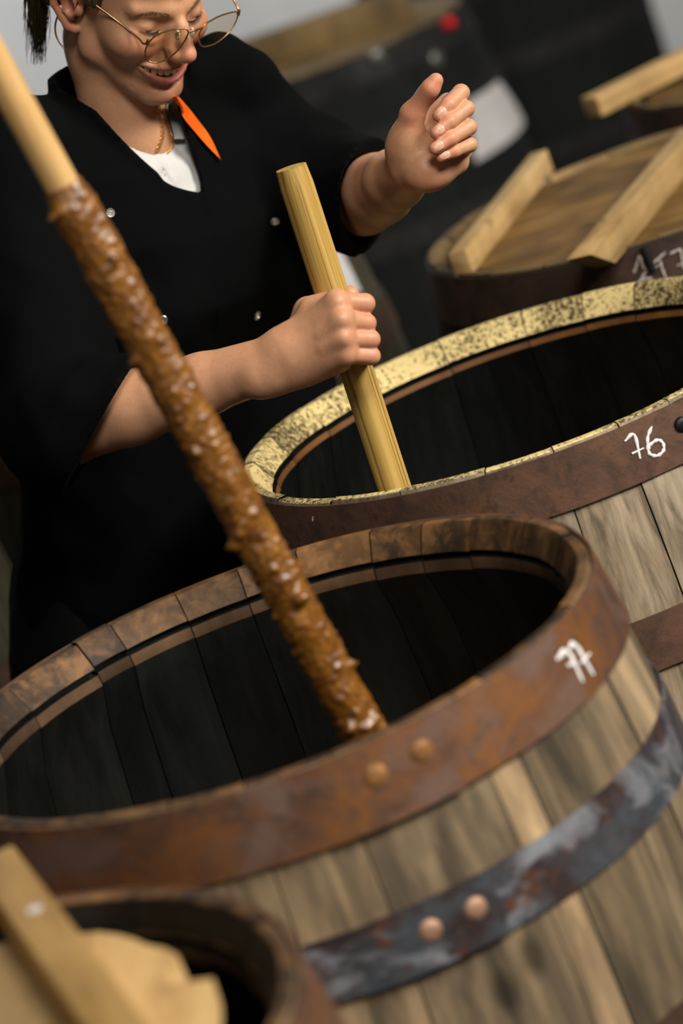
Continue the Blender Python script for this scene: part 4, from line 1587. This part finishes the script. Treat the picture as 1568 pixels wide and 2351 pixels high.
for k in range(7):
    o = k * 1.1
    pts = catmull([W(x + o * 0.6, y, dd) for x, y, dd in ((146, 20, 3.445), (132, 34, 3.44), (125, 58, 3.45), (127, 82, 3.455), (138, 103, 3.46), (152 + o * 2, 122, 3.475), (163 + o * 2, 132, 3.48))], 5)
    rt.append(pts)
hairs('loose_lock', rt, M['hair_light'], person, 0.00024, 4)

# ---- clothes
V_OPEN = [(150, 60), (153, 130), (166, 182), (196, 225), (228, 262), (275, 314), (305, 345), (333, 371), (362, 396), (377, 416), (400, 428), (430, 437), (462, 443),
          (460, 420), (452, 385), (441, 350), (430, 315), (418, 275), (404, 236), (396, 215), (380, 120)]


def jacket_lo_hi():
    lo = np.minimum.reduce([TB[0], EL_R - 0.1, SH_R - 0.11]) - 0.02
    hi = np.maximum.reduce([TB[1], EL_L + 0.1, SH_L + 0.1, W(300, 60, 3.55)]) + 0.02
    return lo, hi


def build_jacket():
    lo, hi = jacket_lo_hi()
    f = Field(lo, hi, 0.0036)
    f.op(lambda X, Y, Z: torso(X, Y, Z, 0.012), TB[0], TB[1], 0, 'add')
    n0 = NECK0
    for s, e in ((SH_R, EL_R), (SH_L, EL_L)):
        f.cone(SHM + (s - SHM) * 0.25 + TT * 0.004, s, 0.064, 0.058, 0.03)
    # sleeves
    f.chain([SH_R, EL_R], [0.070, 0.064], 0.03)
    f.cone(EL_R, W(330, 930, 3.322), 0.064, 0.055, 0.03)
    f.chain([SH_L, W(685, 400, 3.69), EL_L], [0.057, 0.058, 0.0525], 0.03)
    f.chain([W(430, 175, 3.62), W(500, 146, 3.65), W(560, 188, 3.68), W(600, 240, 3.70)], [0.024, 0.026, 0.028, 0.03], 0.03)      # far side of the collar
    f.cone(EL_L, W(905, 430, 3.52), 0.053, 0.049, 0.03)
    f.chain([W(610, 400, 3.74), W(640, 640, 3.775), W(655, 950, 3.80)], [0.05, 0.052, 0.056], 0.05)     # her left flank, loose cloth
    # folds
    def folds(d, X, Y, Z):
        x, y, z = X - HIP[0], Y - HIP[1], Z - HIP[2]
        u = x * TS[0] + y * TS[1] + z * TS[2]
        v = x * TF[0] + y * TF[1] + z * TF[2]
        q = x * TT[0] + y * TT[1] + z * TT[2]
        near = np.abs(d) < 0.04
        out = d.copy()
        uu, vv, qq = (np.broadcast_to(a, d.shape)[near] for a in (u, v, q))
        a = vnoise((uu * 16 + qq * 9, vv * 16, qq * 7 - uu * 6), 5)
        b = vnoise((uu * 34 - qq * 20, vv * 34, qq * 13 + uu * 12), 6)
        c = 1 - np.abs(vnoise((uu * 11 + qq * 8, vv * 11, qq * 5), 9)) * 2
        out[near] = d[near] - 0.0065 * a - 0.0025 * b - 0.004 * np.clip(c, -1, 1)
        return out
    f.all(folds)
    # the wrap-over front edge: one layer thicker on her left of this line
    EDGE = [(462, 443), (480, 500), (500, 590), (503, 680), (490, 760), (470, 840), (455, 1000), (460, 1500), (1200, 1500), (1200, -50), (420, -50), (440, 350)]
    def edge(d, X, Y, Z):
        px, py, dd = photo(X, Y, Z)
        near = np.abs(d) < 0.02
        out = d.copy()
        sd = poly_sd(px[near], py[near], EDGE) / 2100
        out[near] = d[near] - 0.0035 * np.clip(0.5 - sd / 0.004, 0, 1)
        return out
    f.all(edge)
    # collar: a stand round the neck with a turned-down fold
    ax = (NECK1 - NECK0); L = np.linalg.norm(ax); ax /= L
    side = TF - ax * (TF @ ax); side /= np.linalg.norm(side)
    def collar(X, Y, Z):
        x, y, z = X - NECK0[0], Y - NECK0[1], Z - NECK0[2]
        t = x * ax[0] + y * ax[1] + z * ax[2]
        fr = x * side[0] + y * side[1] + z * side[2]
        r = np.sqrt(np.maximum(x * x + y * y + z * z - t * t, 0))
        shell = np.abs(r - (0.0685 + 0.03 * np.clip(0.02 - t, 0, 0.06))) - 0.0055
        top = t - (0.083 - 0.45 * np.maximum(fr + 0.03, 0))
        return np.maximum(np.maximum(shell, top), -0.06 - t)
    c = NECK0
    f.op(collar, c - 0.11, c + 0.13, 0.006, 'add')
    # cuffs
    def cuff(p_edge, nrm, side_pt, rad):
        nrm = nrm / np.linalg.norm(nrm)
        def cutp(X, Y, Z):
            t = (X - p_edge[0]) * nrm[0] + (Y - p_edge[1]) * nrm[1] + (Z - p_edge[2]) * nrm[2]
            r = np.sqrt((X - p_edge[0]) ** 2 + (Y - p_edge[1]) ** 2 + (Z - p_edge[2]) ** 2)
            return np.maximum(-t, r - rad)
        f.op(cutp, p_edge - rad, p_edge + rad, 0.002, 'cut')
    cR = W(236, 972, 3.345)
    cuff(cR, 0.86 * RIGHT - 0.51 * UP + 0.0 * FWD, None, 0.13)
    cL = W(828, 452, 3.60)
    cuff(cL, 0.93 * RIGHT - 0.27 * UP - 0.35 * FWD, None, 0.14)
    # hollow the cuffs a little round the arms
    f.cone(W(205, 968, 3.36), W(420, 900, 3.298), 0.0415, 0.041, 0.003, "cut")
    f.cone(W(815, 465, 3.64), W(925, 410, 3.47), 0.044, 0.044, 0.003, 'cut')
    # neck opening
    nu = NECK1 - NECK0
    f.cone(NECK0 - nu * 0.15, NECK1 + nu * 0.5, 0.0625, 0.0625, 0.002, 'cut')
    def vcut(X, Y, Z):
        px, py, dd = photo(X, Y, Z)
        sd = poly_sd(px, py, V_OPEN) / 2130
        fr = (X - SHM[0]) * TF[0] + (Y - SHM[1]) * TF[1] + (Z - SHM[2]) * TF[2]
        return np.maximum(sd, -0.0 - fr)
    q = np.array([W(px, py, d) for px, py in V_OPEN for d in (3.4, 3.62)])
    f.op(vcut, q.min(0), q.max(0), 0.002, 'cut')
    return f.mesh(1)


V, F = build_jacket()
jacket = link('jacket', mesh('jacket', V, F, smooth=3.2), M['cloth_black'], person)
print('jacket verts', len(V))
jac_bvh = BVHTree.FromPolygons([tuple(v) for v in V], [tuple(q) for q in F])

SKIN_OPEN = [(150, 60), (153, 140), (170, 182), (200, 225), (276, 313), (300, 321), (330, 329), (352, 335), (356, 344), (364, 348), (378, 352), (380, 333), (392, 318), (397, 300),
             (394, 280), (386, 250), (384, 200), (385, 120)]


def build_shirt():
    q = np.array([W(px, py, d) for px, py in V_OPEN for d in (3.42, 3.66)])
    lo, hi = q.min(0) - 0.06, q.max(0) + 0.06
    f = Field(lo, hi, 0.002)
    f.op(lambda X, Y, Z: np.abs(torso(X, Y, Z, -0.0015)) - 0.003, lo, hi, 0, 'add')
    n0 = NECK0
    f.cone(SHM + (SH_R - SHM) * 0.2, SH_R, 0.058, 0.055, 0.02)
    f.cone(SHM + (SH_L - SHM) * 0.2, SH_L, 0.058, 0.055, 0.02)
    nu = NECK1 - NECK0
    # creases
    def folds(d, X, Y, Z):
        px, py, dd = photo(X, Y, Z)
        near = np.abs(d) < 0.012
        out = d.copy()
        a, b = px[near] / 24, py[near] / 60
        out[near] = d[near] - 0.0022 * vnoise((a + b * 0.5, b - a * 0.3, a * 0), 12)
        # placket: a raised strip down the front
        sd = poly_sd(px[near], py[near], [(340, 330), (352, 340), (400, 352), (440, 352), (470, 470), (430, 470)]) / 2130
        out[near] -= 0.0016 * np.clip(0.5 - sd / 0.0016, 0, 1)
        return out
    f.all(folds)
    f.cone(NECK0 + nu * 0.12, NECK1 + nu * 0.5, 0.050, 0.055, 0.002, 'cut')
    def vcut(X, Y, Z):
        px, py, dd = photo(X, Y, Z)
        sd = poly_sd(px, py, SKIN_OPEN) / 2130
        fr = (X - SHM[0]) * TF[0] + (Y - SHM[1]) * TF[1] + (Z - SHM[2]) * TF[2]
        return np.maximum(sd, -0.0 - fr)
    f.op(vcut, lo, hi, 0.001, 'cut')
    return f.mesh(1)


V, F = build_shirt()
shirt = link('polo_shirt', mesh('polo_shirt', V, F, smooth=3.2), M['cloth_white'], person)
shirt_bvh = BVHTree.FromPolygons([tuple(v) for v in V], [tuple(q) for q in F])


def strip_on(name, bvhs, left, right, lift, th, mat, parent, n=22, m_=6, bow=0.0):
    """A sheet lying on a surface between two photo-side outlines, with thickness."""
    A_, B_ = catmull([(*p, 0) for p in left], 6), catmull([(*p, 0) for p in right], 6)
    ia = lambda Q, t: Q[min(int(t * (len(Q) - 1)), len(Q) - 2)] * (1 - (t * (len(Q) - 1) - min(int(t * (len(Q) - 1)), len(Q) - 2))) + Q[min(int(t * (len(Q) - 1)), len(Q) - 2) + 1] * (t * (len(Q) - 1) - min(int(t * (len(Q) - 1)), len(Q) - 2))
    dep = np.zeros((n + 1, m_ + 1))
    pts = {}
    last = None
    for i in range(n + 1):
        a, b = ia(A_, i / n), ia(B_, i / n)
        for j in range(m_ + 1):
            p = a + (b - a) * j / m_
            best = None
            for bv in bvhs:
                loc, nr = hit(bv, p[0], p[1])
                if loc is not None:
                    dd = (loc - CAMP) @ FWD
                    if best is None or dd < best: best = dd
            if best is None: best = last
            last = best if best is not None else last
            pts[i, j] = (p[0], p[1])
            dep[i, j] = best if best is not None else np.nan
    good = dep[~np.isnan(dep)]
    dep[np.isnan(dep)] = np.median(good) if len(good) else 3.5
    for _ in range(6):          # even the sheet out
        d2 = dep.copy()
        d2[1:-1] = (dep[:-2] + dep[1:-1] * 2 + dep[2:]) / 4
        d2[:, 1:-1] = (d2[:, :-2] + d2[:, 1:-1] * 2 + d2[:, 2:]) / 4
        dep = np.minimum(d2, dep + 0.004)
    V, F = [], []
    for layer in (0, 1):
        for i in range(n + 1):
            for j in range(m_ + 1):
                V.append(W(*pts[i, j], dep[i, j] - lift - bow * math.sin(PI * j / m_) + layer * th))
    o = (n + 1) * (m_ + 1)
    id_ = lambda i, j: i * (m_ + 1) + j
    for i in range(n):
        for j in range(m_):
            F.append((id_(i, j), id_(i + 1, j), id_(i + 1, j + 1), id_(i, j + 1)))
            F.append((o + id_(i, j), o + id_(i, j + 1), o + id_(i + 1, j + 1), o + id_(i + 1, j)))
    rim = [id_(i, 0) for i in range(n + 1)] + [id_(n, j) for j in range(1, m_ + 1)] + [id_(i, m_) for i in range(n - 1, -1, -1)] + [id_(0, j) for j in range(m_ - 1, 0, -1)]
    for k in range(len(rim)):
        a, b = rim[k], rim[(k + 1) % len(rim)]
        F.append((a, a + o, b + o, b))
    return link(name, mesh(name, V, F, smooth=1.0), mat, parent)


col_ = strip_on('collar_lining', [jac_bvh, body_bvh, shirt_bvh], [(396, 222), (420, 268), (447, 302), (476, 335), (506, 366)], [(411, 222), (435, 250), (462, 285), (485, 318), (507, 367)], 0.007, 0.002, M['cloth_orange'], jacket, bow=0.001)
col_['label'] = 'bright orange lining edge'
strip_on('shirt_collar', [shirt_bvh, jac_bvh, body_bvh], [(378, 238), (388, 262), (394, 288), (398, 306), (400, 319)], [(395, 240), (406, 262), (415, 285), (421, 303), (425, 319)], 0.013, 0.003, M['cloth_white'], shirt, bow=0.002)

# snap buttons
def snap(px, py):
    loc, nr = hit(jac_bvh, px, py)
    if loc is None: return
    nr = nr if nr @ FWD < 0 else -nr
    a = np.cross(nr, TT); a /= np.linalg.norm(a)
    b = np.cross(nr, a)
    prof = [(0.0052, -0.0005), (0.0052, 0.0009), (0.0046, 0.0014), (0.0036, 0.0013), (0.0033, 0.0006), (0.0024, 0.0006), (0.0021, 0.0012), (0.0014, 0.0012), (0.001, 0.0004), (0.0001, 0.0004)]
    V, F, N = [], [], 20
    for r, h in prof:
        for k in range(N):
            q = 2 * PI * k / N
            V.append(loc + nr * h + r * (a * math.cos(q) + b * math.sin(q)))
    for i in range(len(prof) - 1):
        for k in range(N):
            F.append((i * N + k, i * N + (k + 1) % N, (i + 1) * N + (k + 1) % N, (i + 1) * N + k))
    link('snap_button', mesh('snap_button', V, F, smooth=0.6), M['snap_steel'], jacket)


for q in ((253, 489), (374, 735), (631, 508), (590, 725)):
    snap(*q)

# trousers and shoes
def build_trousers():
    lo = np.minimum.reduce([FOOT[0], FOOT[1], HIP - 0.22 * TS, HIP + 0.22 * TS]) - 0.14
    hi = np.maximum.reduce([FOOT[0], FOOT[1], HIP - 0.22 * TS, HIP + 0.22 * TS]) + 0.14
    lo[2] = 0.03; hi[2] = HIP[2] + 0.12
    f = Field(lo, hi, 0.006)
    f.op(lambda X, Y, Z: torso(X, Y, Z, 0.004), lo, [hi[0], hi[1], hi[2] - 0.05], 0, 'add')
    f.op(lambda X, Y, Z: (HIP[2] - 0.16 - Z) * -1 + 0 * X + 0 * Y if False else (0 * X + 0 * Y + Z * 0 + (HIP[2] - 0.13) - Z), lo, [hi[0], hi[1], HIP[2] - 0.13], 0.02, 'cut')
    for h, k, q in zip(HJ, KNEE, FOOT):
        f.chain([h, k, q], [0.088, 0.067, 0.055], 0.03)
    def folds(d, X, Y, Z):
        near = np.abs(d) < 0.03
        out = d.copy()
        B_ = [np.broadcast_to(a, d.shape)[near] for a in (X, Y, Z)]
        out[near] -= 0.005 * vnoise((B_[0] * 14, B_[1] * 14, B_[2] * 6), 21)
        return out
    f.all(folds)
    return f.mesh(1)


V, F = build_trousers()
link('trousers', mesh('trousers', V, F, smooth=3.2), M['cloth_trouser'], person)
for q in FOOT:
    fw = TF.copy(); fw[2] = 0; fw /= np.linalg.norm(fw)
    b0 = np.array([q[0], q[1], 0.0])
    f = Field(b0 + np.array([-0.25, -0.25, 0]), b0 + np.array([0.25, 0.25, 0.14]), 0.005)
    f.cone(b0 - fw * 0.04 + [0, 0, 0.045], b0 + fw * 0.15 + [0, 0, 0.036], 0.042, 0.036, 0)
    f.cone(b0 - fw * 0.02 + [0, 0, 0.05], b0 - fw * 0.015 + [0, 0, 0.1], 0.042, 0.04, 0.02)
    f.all(lambda d, X, Y, Z: np.maximum(d, 0.002 - Z))
    V, F = f.mesh(1)
    link('shoe', mesh('shoe', V, F, smooth=3.2), M['shoe'], person)

# ---- eyeglasses (worn, a thing of their own)
def plane_hit(px, py, p0, n):
    o = w2h(CAMP)
    v = (HR.T @ ((px - 784) / FPX * RIGHT - (py - 1175.5) / FPX * UP + FWD))
    return o + v * (((np.array(p0) - o) @ n) / (v @ n))


def lens_glass():
    t = NT('thin spectacle glass')
    tr = t.n('ShaderNodeBsdfTransparent')
    tr.inputs[0].default_value = (0.97, 0.93, 0.87, 1)
    gl = t.n('ShaderNodeBsdfGlossy')
    gl.inputs['Roughness'].default_value = 0.03
    fr = t.n('ShaderNodeLayerWeight')
    fr.inputs[0].default_value = 0.25
    pw = t.n('ShaderNodeMath', operation='POWER')
    pw.inputs[1].default_value = 4.0
    t.l(fr.outputs['Facing'], pw.inputs[0])
    ma = t.n('ShaderNodeMath', operation='MULTIPLY_ADD')
    t.l(pw.outputs[0], ma.inputs[0])
    ma.inputs[1].default_value, ma.inputs[2].default_value = 0.4, 0.03
    mx = t.n('ShaderNodeMixShader')
    t.l(ma.outputs[0], mx.inputs[0]); t.l(tr.outputs[0], mx.inputs[1]); t.l(gl.outputs[0], mx.inputs[2])
    t.l(mx.outputs[0], t.t.nodes['Material Output'].inputs['Surface'])
    return t.m


M['lens'] = lens_glass()
M['pad'] = plain('clear yellowed nose pad', (0.75, 0.6, 0.42), 0.12, 0, 200, 0.05, 0, 0.6)
glasses = empty('eyeglasses', h2w((0, 105, 5)), 'thin round gold brown eyeglasses slipped down the nose', 'glasses')
Z2 = lambda L: [(280 + x / 5.227, y / 5.227) for x, y in L]
R_OUT = Z2([(335, 495), (400, 430), (500, 385), (620, 352), (730, 342), (780, 356), (795, 388), (780, 440), (740, 510), (690, 580), (620, 650), (540, 710), (450, 745), (370, 750), (310, 728), (286, 680), (280, 615), (300, 550)])
L_OUT = Z2([(955, 350), (1000, 292), (1080, 240), (1180, 190), (1290, 155), (1375, 142), (1392, 180), (1362, 270), (1300, 370), (1210, 460), (1110, 530), (1010, 562), (960, 555), (930, 500), (925, 430), (935, 385)])
RP = [can(400, 72, 112), can(355, 142, 102.5), can(335, 119, 96)]
LP = [can(464, 63, 114), can(548, 29, 90), can(469, 108, 108)]


def lens(outline, PL):
    n = np.cross(PL[1] - PL[0], PL[2] - PL[0]); n /= np.linalg.norm(n)
    if n[1] < 0: n = -n
    P_ = [plane_hit(px, py, PL[0], n) for px, py in outline]
    P_ = catmull(P_ + [P_[0]], 4)[:-1]
    ring = [h2w(p) for p in P_]
    rim = link('rim', tube_mesh('rim', ring + [ring[0]], 0.00085, 8, False), M['gold_frame'], glasses)
    c = np.mean(P_, 0)
    V, F = [], []
    N = len(P_)
    rings = [0.985, 0.7, 0.4]
    for off, sag in ((0.9, 2.2), (-2.4, 1.0)):
        for r in rings:
            for p in P_:
                V.append(h2w(c + (p - c) * r + n * (off - (0.9 if off < 0 else 0) * 0 + sag * (1 - r * r) * (0.5 if off > 0 else 1.6))))
        V.append(h2w(c + n * (off + sag * (0.5 if off > 0 else 1.6))))
    B = 3 * N + 1
    for s_ in (0, 1):
        for i in range(2):
            for k in range(N):
                k2 = (k + 1) % N
                F.append((s_ * B + i * N + k, s_ * B + i * N + k2, s_ * B + (i + 1) * N + k2, s_ * B + (i + 1) * N + k))
        for k in range(N):
            F.append((s_ * B + 2 * N + k, s_ * B + 2 * N + (k + 1) % N, s_ * B + 3 * N))
    for k in range(N):
        k2 = (k + 1) % N
        F.append((k, k2, B + k2, B + k))
    link('lens', mesh('lens', V, F, smooth=0.7), M['lens'], glasses)
    return P_, n, c


PR, nR, cR_ = lens(R_OUT, RP)
PL_, nL, cL_ = lens(L_OUT, LP)
bz = [plane_hit(px, py, p0, n) for px, py, p0, n in ((*Z2([(795, 385)])[0], RP[0], nR), (*Z2([(965, 330)])[0], LP[0], nL))]
mid = (bz[0] + bz[1]) / 2 + np.array((0, 3.0, 2.0))
link('bridge', tube_mesh('bridge', [h2w(p) for p in catmull([bz[0], mid, bz[1]], 6)], 0.001, 8), M['gold_frame'], glasses)
hr, hl = plane_hit(*Z2([(310, 505)])[0], RP[0], nR), plane_hit(*Z2([(1400, 150)])[0], LP[0], nL)
hr2 = can(329, 100, hr[1] - 4)
for base, pts in ((hr, [hr, hr2, can(314, 84, 78), can(262, 43, 48), can(205, 0, 22), np.array((77, 4, 33)), np.array((80, -8, 30))]),
                  (hl, [hl, hl + np.array((-3, -5, 1)), np.array((-84, 70, 14)), np.array((-82, 40, 24)), np.array((-77, 8, 33)), np.array((-79, -8, 31))])):
    link('temple', tube_mesh('temple', [h2w(p) for p in catmull(pts, 5)], 0.0012, 8), M['gold_frame'], glasses)
    link('hinge', tube_mesh('hinge', [h2w(base + np.array((0, 0, 3.0))), h2w(base - np.array((0, 0, 3.0)))], 0.0019, 10), M['gold_frame'], glasses)
for px, py, p0, n, sg in ((*Z2([(690, 445)])[0], RP[0], nR, 1), (*Z2([(905, 400)])[0], LP[0], nL, -1)):
    p = plane_hit(px, py, p0, n)
    q = p + np.array((-sg * 2.5, -6.5, -2))
    arm = link('nose_pad_arm', tube_mesh('nose_pad_arm', [h2w(x) for x in catmull([p + np.array((0, -1, 6)), p + np.array((sg * 2.0, -5, 2)), q], 4)], 0.0005, 6), M['gold_frame'], glasses)
    f = Field(q - 9, q + 9, 0.7)
    f.ell(q, (2.0, 4.2, 6.5))
    V, F = f.mesh(1)
    link('nose_pad', mesh('nose_pad', h2w(V), F, smooth=3.2), M['pad'], glasses)

# ---- necklaces
def necklace(label, pix, r, links):
    pts = []
    for px, py in pix:
        best = None
        for bv in (body_bvh, shirt_bvh):
            loc, nr = hit(bv, px, py)
            if loc is not None and (best is None or (loc - CAMP) @ FWD < best): best = (loc - CAMP) @ FWD
        if best is not None: pts.append(W(px, py, best - r * 1.3))
    if len(pts) < 3: return
    # behind the neck
    ax = (NECK1 - NECK0) / np.linalg.norm(NECK1 - NECK0)
    C_ = catmull(pts, 14)
    seglen = [np.linalg.norm(C_[i + 1] - C_[i]) for i in range(len(C_) - 1)]
    tot = sum(seglen)
    cum = np.r_[0, np.cumsum(seglen)]
    Q = np.array(C_)
    ms = []
    for k in range(links):
        s_ = tot * (k + 0.5) / links
        i = min(np.searchsorted(cum, s_) - 1, len(C_) - 2)
        i = max(i, 0)
        p = Q[i] + (Q[i + 1] - Q[i]) * ((s_ - cum[i]) / (seglen[i] + 1e-12))
        t = (Q[i + 1] - Q[i]) / (seglen[i] + 1e-12)
        nn = -FWD - t * (-FWD @ t); nn /= np.linalg.norm(nn)
        bb = np.cross(t, nn)
        rot = 0.6 if k % 2 else -0.6
        b2 = bb * math.cos(rot) + nn * math.sin(rot)
        lp = tot / links * 0.72
        loop = [p + t * (lp * math.cos(q)) + b2 * (r * math.sin(q)) for q in np.linspace(0, 2 * PI, 13)]
        ms.append(tube_mesh('l', loop, r * 0.27, 5, False))
    o = link('necklace', join_meshes('necklace', ms), M['gold'])
    tag(o, label, 'necklace', 'gold neck chains')


necklace('thicker gold neck chain with twisted links on the throat', [(364, 246), (368, 266), (373, 285), (374, 305), (371, 322), (365, 336), (362, 346)], 0.0021, 18)
necklace('finer gold neck chain lying over the white shirt collar', [(372, 247), (379, 272), (388, 298), (395, 315), (397, 330), (393, 343), (384, 352)], 0.0012, 40)
